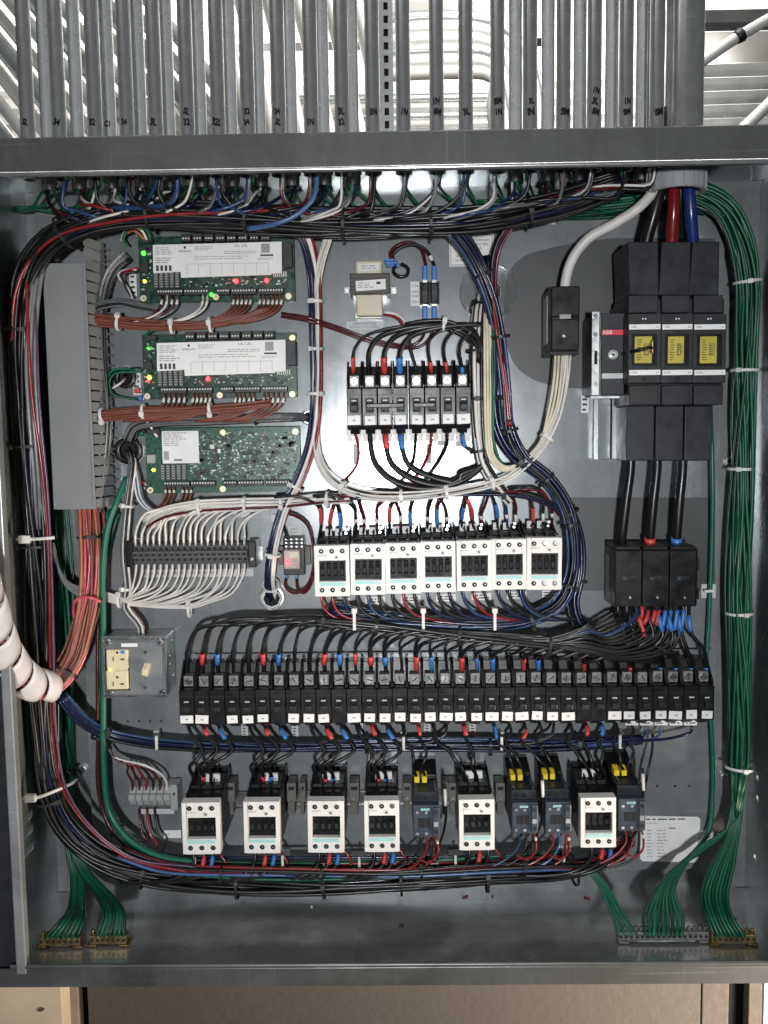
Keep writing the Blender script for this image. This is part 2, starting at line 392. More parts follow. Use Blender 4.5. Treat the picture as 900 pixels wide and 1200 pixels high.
def tie(ps, t, Rn, Rb, m, parent, wmm=.0035, head=True, name='cable_tie', ang=None):
    i = max(1, min(len(ps)-2, int(t*(len(ps)-1)))); ts, ns, bs = frames(ps)
    c, T, N, B = ps[i], ts[i], ns[i], bs[i]; n = 18; vs_ = []; fs = []
    for k in range(n):
        a = 2*math.pi*k/n
        for (rr, s) in ((1, -1), (1, 1), (0, 1), (0, -1)):
            q = c+N*(Rn+.0011*rr)*math.cos(a)+B*(Rb+.0011*rr)*math.sin(a)+T*(s*wmm/2); vs_.append(tuple(q))
    for k in range(n):
        j = (k+1) % n
        for e in range(4): f = (e+1) % 4; fs.append((k*4+e, j*4+e, j*4+f, k*4+f))
    if head:
        a = random.uniform(-.9, .9) if ang is None else ang
        d = N*math.cos(a)+B*math.sin(a); s = T.cross(d); q = c+N*(Rn+.002)*math.cos(a)+B*(Rb+.002)*math.sin(a); b = len(vs_)
        for u in (-.0022, .0022):
            for v in (-.0028, .0028):
                for wv in (-.003, .003): vs_.append(tuple(q+d*u+T*v+s*wv))
        fs += [tuple(b+k for k in f) for f in ((0, 1, 3, 2), (4, 6, 7, 5), (0, 4, 5, 1), (2, 3, 7, 6), (0, 2, 6, 4), (1, 5, 7, 3))]
    me = bpy.data.meshes.new(name); me.from_pydata(vs_, [], fs)
    return obj(name, me, m, parent)
def harness(label, pts, n, Rpx, wpx, colors, ties=(), tm='tie_black', group=None, flat=1.0, name='wire_harness', cat='wire harness', jit=.25, step=.009, sides=6, taper=None, pin=None):
    """a tied run of wires: n wires spread over a disc that follows the path (flat: depth of the disc over its width)"""
    p3 = pts3(pts); ps = spline(p3, step); ts, ns, bs = frames(ps); Rm = Rpx*mpp(.05); wr = wpx*.5*mpp(.05)
    root = thing(name, label, cat, tuple(ps[0]), group); off = Vector(ps[0]); N = len(ps)
    L = [0]
    for a, b in zip(ps, ps[1:]): L.append(L[-1]+(b-a).length)
    ds = disc(n); rnd = random.Random(hash_(label))
    for k in range(n):
        c = colors[k % len(colors)]; a0, b0 = ds[k]
        f1, f2, q1, q2 = rnd.uniform(6, 16), rnd.uniform(6, 16), rnd.uniform(0, 6), rnd.uniform(0, 6)
        w_ = []
        for i, p in enumerate(ps):
            s = L[i]; sc_ = 1.0 if taper is None else taper(s/L[-1])
            a = (a0+jit*math.sin(f1*s+q1))*Rm*flat*sc_; b = (b0+jit*math.sin(f2*s+q2))*Rm*sc_
            w_.append(p+ns[i]*a+bs[i]*b-off)
        obj('wire', tube_mesh(w_, wr*rnd.uniform(.9, 1.1), sides, 'wire'), 'w_'+c, root)
    psl = [p-off for p in ps]
    for t in ties: tie(psl, t, Rm*flat*(1+jit*.62)+wr, Rm*(1+jit*.62)+wr, tm, root)
    return root
def hash_(s):
    v = 7
    for ch in s: v = (v*31+ord(ch)) & 0xffffff
    return v
def screw(parent, x, h, z, r=.003, m='steel', name='screw', hgt=.002, slot=True):
    def mk():
        b = MB().cyl((0, 0, 0), 'h', r, hgt, 12, r*.8)
        return b.mesh('screw')
    o = obj(name, cached(('screw', r, hgt), mk), m, parent, (x, -h, z)); o.rotation_euler = (0, random.uniform(0, 3), 0)
    if slot:
        s = obj('slot', cached(('slot', r), lambda: box_mesh(-r*.75, r*.75, hgt+.00005, hgt+.0003, -r*.16, r*.16)), 'void', o)
    return o
# ================================================================== the setting: hall behind and below
HW, HH = EW/2, EH/2
def hall():
    # ceiling deck with ribs, seen above the cabinet between the conduits
    b = MB(); z = 1.95
    prof = []
    y = 1.6; k = 0
    vs_ = []; fs = []
    while y < 8.0:
        for (dy, dz) in ((0, 0), (.10, 0), (.13, .05), (.22, .05), (.25, 0)): prof.append((y+dy, z+dz))
        y += .25
    for x in (-7, 7):
        for (yy, zz) in prof: vs_.append((x, yy, zz))
    n = len(prof)
    for i in range(n-1): fs.append((i, i+1, n+i+1, n+i))
    me = bpy.data.meshes.new('ceiling'); me.from_pydata(vs_, [], fs); struct('ceiling', me, 'deck', 'ribbed pale metal ceiling deck far behind the conduits')
    for (yy, zz, hh, ww) in ((4.6, 1.72, .2, .14),):
        o = obj('ceiling_beam', box_mesh(-6, 6, -yy-ww, -yy, zz, zz+hh, .01), 'beam')
        tag(o, 'long dark steel beam far behind under the ceiling', 'beam')
    def Pb(px, py, Y): return P(px, py, -Y-SUB)
    def pipe(label, pts, r, m='white_pipe'):
        ps = spline([Pb(*p) for p in pts], .06); o = obj('far_pipe', tube_mesh(ps, r, 12), m); tag(o, label, 'conduit', 'far conduits under the ceiling'); return o
    for i in range(13):                        # rack of conduits running away to the upper left
        x = -150+i*27; Y = 1.5+.06*(i % 2)
        pipe('far conduit slanting away at upper left, %s from the left' % nth(i), [(x-60, -70, Y+.2), (x+40, 50, Y), (x+150, 190, Y-.2)], (.020, .026, .017)[i % 3], ('white_pipe', 'conduit_pale', 'white_pipe')[i % 3])
    for i in range(6):
        x = (262, 290, 322, 356, 392, 424)[i]
        pipe('far conduit leaning behind the middle conduits, %s from the left' % nth(i), [(x-16, -30, 1.25), (x+10, 70, 1.2), (x+36, 190, 1.15)], .019)
    for i in range(6):
        y = 18+i*13
        pipe('bent far conduit right of the perforated strut, %s from the top' % nth(i), [(440, y+6, 1.5), (520, y+2, 1.5), (575+i*1, y+8, 1.5), (612-i*7, y+38, 1.5), (628-i*9, y+90, 1.5), (632-i*10, 210, 1.5)], .019, 'white_pipe' if i % 3 else 'conduit_pale')
    for i in range(5):
        y = (116, 127, 137, 147, 157)[i]
        pipe('level far conduit low behind the conduits, %s from the top' % nth(i), [(120, y+4, 2.0), (400, y, 2.0), (640, y-3, 2.0)], .015, 'white_pipe' if i % 2 else 'conduit_pale')
    for i, (y0, y1, x0, x1, m, Y) in enumerate(((8, 28, 752, 990, 'beam', 2.3), (44, 52, 250, 640, 'beam', 2.5), (34, 76, 752, 990, 'dull_wall', 2.6))):
        a_ = Pb(x0, y1, Y); c_ = Pb(x1, y0, Y)
        o = obj('ceiling_beam' if m == 'beam' else 'ceiling_panel', box_mesh(a_.x, c_.x, -Y-.08, -Y, a_.z, c_.z, .004), m); tag(o, ('dark beam at the upper right corner', 'thin dark beam behind the middle conduits', 'plain grey ceiling panel at upper right')[i], 'beam' if m == 'beam' else 'panel')
    for i in range(5):
        pipe('pale level far pipe right of the wide conduit, %s from the top' % nth(i), [(800, 84+i*16, 2.2), (900, 81+i*16, 2.2), (1010, 78+i*16, 2.2)], .022)
    o = pipe('white far pipe with a dark band at upper right', [(815, 78, 1.0), (862, 45, 1.0), (960, -10, 1.0)], .013)
    ps = spline([Pb(815, 78, 1.0), Pb(862, 45, 1.0), Pb(960, -10, 1.0)], .02); tape(ps, .36, .39, .013, 'tie_black', o, 'band')
    pipe('white far pipe rising at the right edge', [(850, 170, 1.3), (905, 118, 1.3), (960, 60, 1.3)], .016)
    # below the cabinet: panel, posts and a wooden block
    def slab(name, label, cat, x0, x1, hb, m, th=.02, y0=1156, y1=1290):
        a = P(x0, 1185, hb-SUB); c = P(x1, 1185, hb-SUB)
        o = obj(name, box_mesh(a.x, c.x, hb-th, hb, P(450, y1, hb-SUB).z, P(450, 1040, hb-SUB).z, .0015), m); tag(o, label, cat); return o
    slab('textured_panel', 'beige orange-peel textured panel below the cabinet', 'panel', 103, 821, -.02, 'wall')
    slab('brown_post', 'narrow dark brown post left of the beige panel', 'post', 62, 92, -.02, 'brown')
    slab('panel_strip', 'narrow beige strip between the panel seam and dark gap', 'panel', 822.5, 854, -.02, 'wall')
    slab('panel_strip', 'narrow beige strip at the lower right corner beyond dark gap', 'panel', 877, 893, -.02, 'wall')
    wb = slab('wooden_block', 'pale wooden block with a dark knot at lower left corner', 'block', -90, 73, .01, 'wood', th=.05)
    slab('gap_shade', 'black board added to darken the gap at lower right', 'board', 840, 892, -.09, 'black_matt'); slab('gap_shade', 'black board added to darken the gap at lower left', 'board', 80, 115, -.09, 'black_matt')  # boards added behind the gaps to make them dark
    slab('bright_backdrop', 'white slab standing in for the lit background at lower right edge', 'board', 895, 1000, -.05, 'paper')  # white colour stands in for the brightly lit far background
    k = P(48, 1183, .0105-SUB)
    ko = obj('knot', MB().cyl((0, 0, 0), 'h', .0055, .0006, 12), 'knot', wb, (k.x, k.y, k.z)); ko.scale = (1, 1, .55); ko.rotation_euler = (0, R(-14), 0)
hall()

# ================================================================== enclosure
def plate_holes(x0, x1, y0, y1, holes, th):          # sheet in its own plane with rectangular openings, thickness th
    xs = sorted({x0, x1, *[h[0] for h in holes], *[h[1] for h in holes]}); ys = sorted({y0, y1, *[h[2] for h in holes], *[h[3] for h in holes]})
    cells = []
    for i in range(len(xs)-1):
        for j in range(len(ys)-1):
            cx, cy = (xs[i]+xs[i+1])/2, (ys[j]+ys[j+1])/2
            if not any(h[0] < cx < h[1] and h[2] < cy < h[3] for h in holes): cells.append((xs[i], xs[i+1], ys[j], ys[j+1]))
    return cells
def enclosure():
    e = thing('electrical_enclosure', 'open galvanised steel control cabinet holding all the wiring', 'cabinet')
    t = .002
    obj('back_wall', box_mesh(-HW, HW, -t, 0, -HH, HH), 'encl', e)
    obj('bottom_wall', box_mesh(-HW, HW, 0, ED-.004, -HH-t, -HH), 'floor', e)
    obj('top_wall', box_mesh(-HW, HW, 0, ED-.004, HH, HH+t), 'encl', e)
    # side walls with louvre slots: plane coordinates (h, z)
    for s in (-1, 1):
        sl = []
        zs = [P(40, y, .10).z for y in ((968, 985, 1006) if s < 0 else (950, 972, 993))]
        for z in zs: sl.append((.075, .150, z-.0045, z+.0045))
        for z in (.24, .20, .16, .12, .08): sl.append((.105, .165, z-.004, z+.004))
        hl = []
        if s > 0:
            for (px, py) in ((873, 926), (888, 912), (888, 936), (872, 1004), (885, 1005)):
                d = ray(px, py); tt = (HW-CAM.x)/d.x; q = CAM+d*tt; hl.append((-q.y-.004, -q.y+.004, q.z-.0035, q.z+.0035))
        cells = plate_holes(0, ED-.004, -HH, HH, sl+hl, t); b = MB()
        for (h0, h1, z0, z1) in cells: b.box(s*HW, s*(HW+t), h0, h1, z0, z1)
        me = b.mesh('side_wall'); bm = bmesh.new(); bm.from_mesh(me); bmesh.ops.remove_doubles(bm, verts=bm.verts, dist=1e-5)
        seen = {}; dead = []
        for f in bm.faces:
            key = tuple(sorted(v.index for v in f.verts))
            if key in seen: dead += [f, seen[key]]
            else: seen[key] = f
        bmesh.ops.delete(bm, geom=list(set(dead)), context='FACES'); bm.to_mesh(me); bm.free()
        obj('side_wall', me, 'encl', e)
        for (h0, h1, z0, z1) in sl:
            o = obj('louvre', MB().prism_x([(h0-.003, z1+.004), (h1+.003, z1+.004), (h1+.003, z1+.0055), (h0-.003, z1+.0055)], s*(HW+.001), s*(HW+.010)).mesh('louvre'), 'rim', e)
    # front rim
    zt0, zt1 = P(450, 199, ED-SUB).z, P(450, 154.5, ED-SUB).z
    f = ED
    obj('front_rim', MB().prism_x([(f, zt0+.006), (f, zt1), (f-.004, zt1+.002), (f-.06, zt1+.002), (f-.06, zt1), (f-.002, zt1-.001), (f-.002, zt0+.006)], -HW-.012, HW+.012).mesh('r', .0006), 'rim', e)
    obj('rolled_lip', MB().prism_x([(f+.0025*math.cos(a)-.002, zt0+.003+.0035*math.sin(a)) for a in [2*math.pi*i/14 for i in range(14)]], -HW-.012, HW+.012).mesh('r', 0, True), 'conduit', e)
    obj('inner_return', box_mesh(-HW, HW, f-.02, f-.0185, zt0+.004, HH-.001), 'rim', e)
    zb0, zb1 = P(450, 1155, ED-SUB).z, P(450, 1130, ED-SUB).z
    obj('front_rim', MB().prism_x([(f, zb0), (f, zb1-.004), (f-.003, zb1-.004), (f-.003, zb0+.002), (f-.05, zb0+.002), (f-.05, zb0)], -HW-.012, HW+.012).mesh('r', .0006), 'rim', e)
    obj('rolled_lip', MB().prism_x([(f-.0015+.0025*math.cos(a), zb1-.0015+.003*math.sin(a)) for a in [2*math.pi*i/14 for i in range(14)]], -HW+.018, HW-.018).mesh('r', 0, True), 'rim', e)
    xl = P(24, 1000, ED-SUB).x
    for s in (-1, 1):
        x1 = xl*-s if s > 0 else xl
        xi, xo = (xl, xl-.012) if s < 0 else (-xl, -xl+.012)
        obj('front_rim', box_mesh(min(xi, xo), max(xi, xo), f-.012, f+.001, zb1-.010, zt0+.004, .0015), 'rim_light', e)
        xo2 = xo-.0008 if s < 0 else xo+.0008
        obj('rim_gap_strip', box_mesh(min(xo2, s*(HW+.012)), max(xo2, s*(HW+.012)), f-.012, f-.009, zb1-.010, zt0+.004), 'charcoal', e)  # charcoal strip standing in for the dark gap outside the rim
        obj('corner_post', box_mesh(min(s*HW, s*(HW-.012)), max(s*HW, s*(HW-.012)), .0005, .0025, -HH+.001, HH-.001), 'encl', e)
    # pressed corner dimples and weld studs
    for (px, py) in ((26, 216), (40, 217), (25, 234), (38, 235), (883, 206), (884, 222)):
        q = P(px, py, -SUB)
        o = obj('dimple', MB().cyl((0, 0, 0), 'h', .0045, .002, 14, .003), 'encl', e, (max(-HW+.006, min(HW-.006, q.x)), 0, q.z))
    return e
enclosure()

# ================================================================== mounting plate with its fasteners
pl = P(104, 880, 0).x; pr = P(843, 600, 0).x; pt = P(500, 252, 0).z; pb = P(450, 1021, 0).z
def mounting_plate():
    m = thing('mounting_plate', 'large galvanised mounting plate at the back of the cabinet', 'plate', (0, -SUB, 0))
    obj('sheet', box_mesh(pl, pr, -.0025, 0, pb, pt, .0006), 'plate', m)
    obj('edge_flange', box_mesh(pr-.0012, pr-.0001, -.016, -.0026, pb+.001, pt-.001), 'plate', m)
    obj('edge_flange', box_mesh(pl+.0001, pl+.0012, -.016, -.0026, pb+.001, pt-.001), 'plate', m)
    for (px, py) in ((836, 259), (150, 845), (163, 845), (176, 845), (189, 845), (284, 680), (770, 921), (791, 921), (808, 921)):
        q = P(px, py, 0)
        obj('drilled_hole', MB().cyl((0, 0, 0), 'h', .0016, .0003, 10), 'void', m, (q.x, 0, q.z)) if py != 259 else screw(m, q.x, 0, q.z, .004)
    return m
mounting_plate()
for i, (px, py) in enumerate(((856, 268), (862, 356), (854, 540), (849, 908), (98, 900), (86, 273))):
    q = P(px, py, -SUB)
    o = thing('hex_bolt', 'zinc hex bolt in the back wall, '+('%s down the right edge' % nth(i) if i < 4 else ('low beside the left green wires' if i == 4 else 'above the grey wire duct')), 'bolt', (q.x, 0, q.z), 'plate bolts')
    obj('washer', MB().cyl((0, .0005, 0), 'h', .0075, .0012, 20).mesh('w', .0002), 'dull_steel', o)
    obj('head', MB().cyl((0, .0018, 0), 'h', .0052, .0045, 6).mesh('w', .0006), 'steel', o)
# dark sheets standing in for shade behind the disconnect and the distribution block
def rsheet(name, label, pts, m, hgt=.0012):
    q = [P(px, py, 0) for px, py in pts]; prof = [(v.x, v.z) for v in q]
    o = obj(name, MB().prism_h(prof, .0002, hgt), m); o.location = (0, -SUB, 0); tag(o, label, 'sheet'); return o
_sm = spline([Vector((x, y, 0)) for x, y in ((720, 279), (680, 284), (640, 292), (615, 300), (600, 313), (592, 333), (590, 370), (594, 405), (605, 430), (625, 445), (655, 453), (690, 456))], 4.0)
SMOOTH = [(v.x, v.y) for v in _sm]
rsheet('shade_sheet', 'dark grey rounded sheet standing in for shade behind the fused disconnect', [(838, 456), (838, 280)]+[(x, y) for x, y in SMOOTH], 'darkgrey_sheet')
rsheet('shade_sheet', 'dark grey rectangular sheet standing in for shade behind the distribution block', [(668, 583), (838, 583), (837, 692), (668, 692)], 'darkgrey_sheet')

# ================================================================== conduits entering the top
HT_TOP = HH+.0025
def conduit(px, w_px, h, label, m='conduit', mark=None, group='conduits entering the cabinet top', ink='ink_blue', my=None):
    x = P(px, 156, h-SUB).x; r = w_px*.5*mpp(h-SUB)
    c = thing('conduit', label, 'conduit', (x, -h, HH), group)
    obj('tube', MB().cyl((0, 0, .0022), 'z', r, .52, 22).mesh('t', 0, True), m, c)
    if r < .015:
        obj('locknut', MB().cyl((0, 0, -.0045), 'z', r*1.35, .0042, 8).mesh('n', .0005), 'steel', c)
        obj('bushing', MB().ring((0, 0, -.0175), 'z', r*1.16, r*.80, .0128, 18).mesh('n', 0, True), 'steel', c)
    zz = P(px, 156, h-SUB).z-HH
    obj('set_screw_collar', MB().ring((0, 0, .0025), 'z', r*1.14, r*1.0, .012, 22).mesh('n', .0006), m, c)
    if mark:
        for k, s in enumerate(mark):
            z = P(px, (my or 138)-12.5*k, h-SUB).z-HH
            text('!'+s, .0105*random.uniform(.85, 1.1), ink, c, random.uniform(-.001, .001), .0004, z, 'marking', cyl_r=r, sx=.72, rot=random.uniform(-.3, .3))
    return c
fr = [33, 70, 112, 149, 183, 220, 256, 291, 327, 365, 401, 437, 473, 512, 546, 583, 621, 660, 696, 733, 769]
bk = [56, 91, 129, 165, 198, 235, 271, 304, 341, 379, 413, 604, 642, 679, 716, 752]
marks = [('SL',), ('34',), ('32',), ('34',), ('3L',), ('32', 'SL'), ('32L',), ('34', '32'), ('3L', '34'), ('1N',), ('32', '3L'), ('3N',), ('1N',), ('8M', '1N'), ('3L',), ('1N', '8M'), ('IN', '3L'), ('8M',), ('8M', '3L', '1N'), ('8M', '1N'), ('8M',)]
CONDUITS = []
for i, x in enumerate(fr):
    conduit(x, 16.5, .125, 'front galvanised conduit, %s from the left, with marker writing' % nth(i), 'conduit', marks[i], my=146 if x < 420 else 134); CONDUITS.append((x, .125))
for i, x in enumerate(bk):
    conduit(x, 15, .075, 'paler rear conduit, %s from the left, behind the front row' % nth(i), 'conduit_pale', ('C1',) if i == 2 else None, my=148); CONDUITS.append((x, .075))
big = conduit(801, 42, .105, 'wide galvanised conduit at the right end of the row', 'conduit', group=None)
def big_bushing():
    q = P(793, 205, .087)
    b = thing('insulating_bushing', 'large ribbed grey bushing on the wide conduit, inside the top', 'bushing', (q.x, -.105, HH))
    ro = 32*mpp(.09)
    obj('locknut', MB().ring((0, 0, -.009), 'z', ro*1.02, ro*.75, .0085, 36).mesh('n', .001), 'steel', b)
    obj('collar', MB().ring((0, 0, -.040), 'z', ro, ro*.80, .0305, 40).mesh('n', .0015), 'bushing', b)
    for k in range(18):
        a = 2*math.pi*k/18
        o = obj('rib', cached('brib', lambda: box_mesh(-.0018, .0018, -.0012, .0014, -.039, -.011)), 'bushing', b, (ro*math.sin(a), -ro*math.cos(a), 0)); o.rotation_euler = (0, 0, a)
big_bushing()
def strut():
    q = P(453, 100, .02-SUB)
    s = thing('strut_channel', 'perforated steel strut channel standing among the conduits', 'strut', (q.x, -.03, HH))
    w_, d = .0075, .008
    cells = plate_holes(-w_, w_, .0, .6, [(-.0028, .0028, .012+.016*k, .012+.016*k+.009) for k in range(36)], .001); b = MB()
    for (x0, x1, z0, z1) in cells: b.box(x0, x1, d-.001, d, z0+.003, z1+.003)
    obj('perforated_face', b, 'conduit_pale', s)
    for sg in (-1, 1): obj('flange', box_mesh(min(sg*w_, sg*(w_+.0012)), max(sg*w_, sg*(w_+.0012)), -d, d, .003, .6), 'conduit_pale', s)
    obj('back_web', box_mesh(-w_, w_, -d, -d+.001, .003, .6), 'black_matt', s)
strut()
# ================================================================== helpers for parts measured on the photograph
def root(name, label, cat, px, py, h, group=None):
    q = P(px, py, h); return thing(name, label, cat, (q.x, -SUB, q.z), group)
def pbox(r, name, m, x0, y0, x1, y1, h0, h1, bevel=.0004, seg=2):
    X, Z, w_, t_ = rect(x0, y0, x1, y1, h1)
    return obj(name, box_mesh(-w_/2, w_/2, h0, h1, -t_/2, t_/2, bevel, seg), m, r, (X-r.location.x, 0, Z-r.location.z))
def pcyl(r, name, m, px, py, rp, h0, h1, n=16, r2=None, bevel=0):
    q = P(px, py, h1); s = mpp(h1)
    return obj(name, MB().cyl((0, h0, 0), 'h', rp*s, h1-h0, n, None if r2 is None else r2*s).mesh('c', bevel, True), m, r, (q.x-r.location.x, 0, q.z-r.location.z))
def loc(r, px, py, h):
    q = P(px, py, h); return q.x-r.location.x, q.z-r.location.z
def ptext(r, s, px, py, h, size_px, m='ink', sx=1.0, rot=0.0):
    x, z = loc(r, px, py, h); return text(s, size_px*mpp(h)*1.35, m, r, x, h, z, sx=sx, rot=rot)
def pprint(r, x0, y0, x1, y1, n, h, m='ink_grey', seed=0, th=.42, ragged=.35):
    a, b = loc(r, x0, y1, h); c, d = loc(r, x1, y0, h)
    return prt(r, a, c, b, d, n, h, m=m, seed=seed, th=th, ragged=ragged)
def sticker(label, x0, y0, x1, y1, lines=0, texts=(), m='paper', h=.0006, name='label_sticker', seed=0, group=None, base_h=0.0, ink='ink', tilt=0):
    r = root(name, label, 'label', (x0+x1)/2, (y0+y1)/2, base_h, group)
    pbox(r, 'sheet', m, x0, y0, x1, y1, base_h+.0001, base_h+h, 0)
    if lines: pprint(r, x0+1.5, y0+1, x1-1.5, y1-1, lines, base_h+h+.0002, m='ink_grey' if ink == 'ink_grey' else 'ink', seed=seed, th=.4)
    for (s, px, py, sz) in texts: ptext(r, s, px, py, base_h+h+.0002, sz, ink)
    if tilt: r.rotation_euler = (0, tilt, 0)
    return r

# ================================================================== grey slotted wire duct
def duct():
    r = root('wire_duct', 'grey slotted wire duct standing at the left edge', 'wire duct', 85, 450, .07)
    H = .068
    pbox(r, 'cover', 'duct', 56, 308, 106, 597, H-.003, H, .0008)
    pbox(r, 'base', 'duct', 60, 275, 122, 597, .0003, .003, .0003)
    X0, _, w_, _ = rect(56, 308, 106, 597, H); x1 = X0+w_/2-r.location.x-.0015; x0 = X0-w_/2-r.location.x+.0015
    z0 = P(85, 597, H).z-r.location.z; z1 = P(85, 275, H).z-r.location.z
    for s_ in (57.5, 104): pbox(r, 'lid_ridge', 'duct', s_-1, 309, s_+1, 596, H, H+.0008, .0003)
    n = 25; p = (z1-z0)/n
    fm = MB().prism_x([(.003, -.0011), (.018, -.0011), (.018, -p/2+.0011), (H-.009, -p/2+.0011), (H-.0035, -p/2+.0022), (H-.0035, p/2-.0022), (H-.009, p/2-.0011), (.018, p/2-.0011), (.018, .0011), (.003, .0011)], -.0009, .0009).mesh('finger')
    # fingers: wide tongue on a narrow neck
    for s, x in ((-1, x0), (1, x1)):
        for k in range(n):
            o = obj('finger', fm, 'duct', r, (x+(s*.013 if s > 0 else 0), 0, z0+(k+.5)*p)); o.rotation_euler = (0, 0, -R(12.5) if s > 0 else 0)
duct()

# ================================================================== circuit boards
def pcb(idx, label, x0, y0, x1, y1, cover):
    r = root('circuit_board', label, 'circuit board', (x0+x1)/2, (y0+y1)/2, .024, 'green controller boards')
    HB = .024; dx, dy = x0-163, y0-276
    pbox(r, 'board', 'pcb_bare' if idx == 2 else 'pcb', x0, y0, x1, y1, HB-.0018, HB, .0002)
    for (px, py) in ((168, 349.5), (253, 348), (338, 347), (338, 281) if idx != 0 else (168, 349.5), (253, 282) if idx == 2 else (168, 349.5)):
        if (px, py) == (168, 349.5) and any(c.name.startswith('standoff') and abs(c.location.x-loc(r, px+dx, py+dy, HB+.003)[0]) < .001 for c in r.children): continue
        pcyl(r, 'standoff', 'gold', px+dx, py+dy, 3.6, .001, HB+.0012, 16); pcyl(r, 'standoff_screw', 'dull_steel', px+dx, py+dy, 1.9, HB+.0012, HB+.0026, 12)
    # connectors
    seg = ((184, 214), (215.5, 244), (254, 269), (271, 300), (303, 332))
    for (a, b) in seg:
        c = pbox(r, 'terminal_connector', 'pcb_black', a+dx, 339+dy-(a-184)*.012, b+dx, 346+dy-(a-184)*.012, HB, HB+.011, .0004)
        nn = int((b-a)/3); X0, Z0, ww, hh = rect(a+dx, 339+dy, b+dx, 346+dy, HB+.011)
        for k in range(nn):
            obj('contact', cached('pcb_contact', lambda: box_mesh(-.0009, .0009, 0, .0004, -.001, .001)), 'smd_light', c, ((k+.5-nn/2)*ww/nn, -(HB+.011), .0012))
    if idx < 2:
        for k in range(8):
            a = 212+dx+k*13.3; c = pbox(r, 'terminal_connector', 'pcb_black', a, 274+dy-k*.18, a+11.5, 283+dy-k*.18, HB, HB+.013, .0005)
            X0, Z0, ww, hh = rect(a, 274, a+11.5, 283, HB+.013)
            for j in range(3): obj('contact', cached('pcb_contact', lambda: 0), 'smd_light', c, ((j-1)*.0035, -(HB+.013), -.001))
    pcx = dx+.0
    # resistor pack ribs
    for k in range(5):
        c = pbox(r, 'dip_switch', 'resistor', 180+dx+k*6.2, 319+dy-k*.1, 185.4+dx+k*6.2, 338+dy-k*.1, HB, HB+.006, .0003)
        for j in range(6): obj('switch_lever', cached('lever', lambda: box_mesh(-.0016, .0016, 0, .0005, -.0006, .0006)), 'smd', c, (0, -(HB+.006), (j-2.5)*.0032))
    # small parts
    rnd = random.Random(50+idx); dens = 620 if idx == 2 else 110
    for mname, frac in (('smd', .45), ('smd_light', .3), ('pcb_black', .25)):
        b = MB()
        for k in range(int(dens*frac)):
            if idx == 2: px, py = rnd.uniform(214, x1-dx-4), rnd.uniform(281, 336)
            else: px, py = (rnd.uniform(211, 338), rnd.uniform(324, 336)) if rnd.random() < .75 else (rnd.uniform(165, 178), rnd.uniform(284, 340))
            X, Z = loc(r, px+dx, py+dy, HB); s = rnd.choice((.0008, .001, .0014)) if mname != 'pcb_black' else rnd.choice((.0014, .002, .0035)); q = rnd.uniform(.5, 1.6)
            b.box(X-s, X+s, HB, HB+.0009+(s*.3), Z-s*q*.6, Z+s*q*.6)
        o = obj('surface_components', b, mname, r); o['kind'] = 'stuff'
    b = MB()
    for k in range(60 if idx == 2 else 20):          # copper traces and vias
        px, py = (rnd.uniform(214, 330), rnd.uniform(281, 336)) if idx == 2 else (rnd.uniform(214, 335), rnd.uniform(324, 336))
        X, Z = loc(r, px+dx, py+dy, HB); l = rnd.uniform(.004, .018)
        if rnd.random() < .6: b.box(X, X+l, HB, HB+.0001, Z-.0002, Z+.0002)
        else: b.box(X-.0002, X+.0002, HB, HB+.0001, Z, Z+l*.5)
    o = obj('traces', b, 'w_teal', r); o['kind'] = 'stuff'
    if idx < 2:
        HC = HB+.016
        q = [(179, 287), (330, 283), (330.5, 320), (318, 320.6), (318, 322), (212, 325.5), (211.5, 318.5), (179.5, 320)]
        prof = [loc(r, px+dx, py+dy, HC) for px, py in q]
        c = obj('cover_label', MB().prism_h(prof, HC-.0015, HC).mesh('cover', .0002), 'paper', r)
        hh = HC+.00015
        pprint(r, 182+dx, 289+dy, 204+dx, 299+dy, 4, hh, seed=idx); pprint(r, 182+dx, 301+dy, 206+dx, 309+dy, 3, hh, seed=idx+5)
        ptext(r, 'EMERSON', 216.5+dx, 294.5+dy, hh, 2.4, 'ink'); pcyl(r, 'emblem', 'ink', 216.5+dx, 290+dy, 1.5, hh-.0001, hh, 12)
        pprint(r, 228+dx, 288+dy, 252+dx, 294+dy, 3, hh, seed=idx+8); pprint(r, 228+dx, 298.5+dy, 302+dx, 305+dy, 2, hh, seed=idx+9, th=.3)
        ptext(r, 'UL US', 282+dx, 288+dy, hh, 2.6, 'ink', sx=1.6); pprint(r, 262+dx, 293+dy, 303+dx, 298+dy, 2, hh, seed=3)
        for k in range(4): pbox(r, 'bar_mark', 'ink', 183+dx+k*5, 311+dy, 186+dx+k*5, 317.5+dy, hh-.0002, hh, 0)
        for k in range(8): pbox(r, 'print_rule', 'ink_grey', 219+dx+k*13.6, 309+dy-k*.3, 219.4+dx+k*13.6, 322+dy-k*.3, hh-.0002, hh, 0)
        pbox(r, 'print_rule', 'ink_grey', 219+dx, 308.5+dy, 314+dx, 308.9+dy, hh-.0002, hh, 0)
        pbox(r, 'print_panel', 'ink_grey', 306+dx, 285.5+dy, 316+dx, 296+dy, hh-.0002, hh, 0); pbox(r, 'bar_mark', 'ink', 305+dx, 298+dy, 320+dx, 300+dy, hh-.0002, hh, 0)
        pprint(r, 302+dx, 301.5+dy, 322+dx, 305+dy, 2, hh, seed=4)
        pbox(r, 'relay', 'pcb_black', 332+dx, 284+dy, 342+dx, 313+dy, HB, HB+.014, .0005)
        for k in range(7): pbox(r, 'header_pin', 'smd_light', 320+dx+k*2.4, 318+dy, 321.2+dx+k*2.4, 324+dy, HB, HB+.006, 0)
    else:
        pbox(r, 'paper_label', 'paper', 182+dx, 280+dy, 225+dx, 318+dy, HB+.004, HB+.005, .0001)
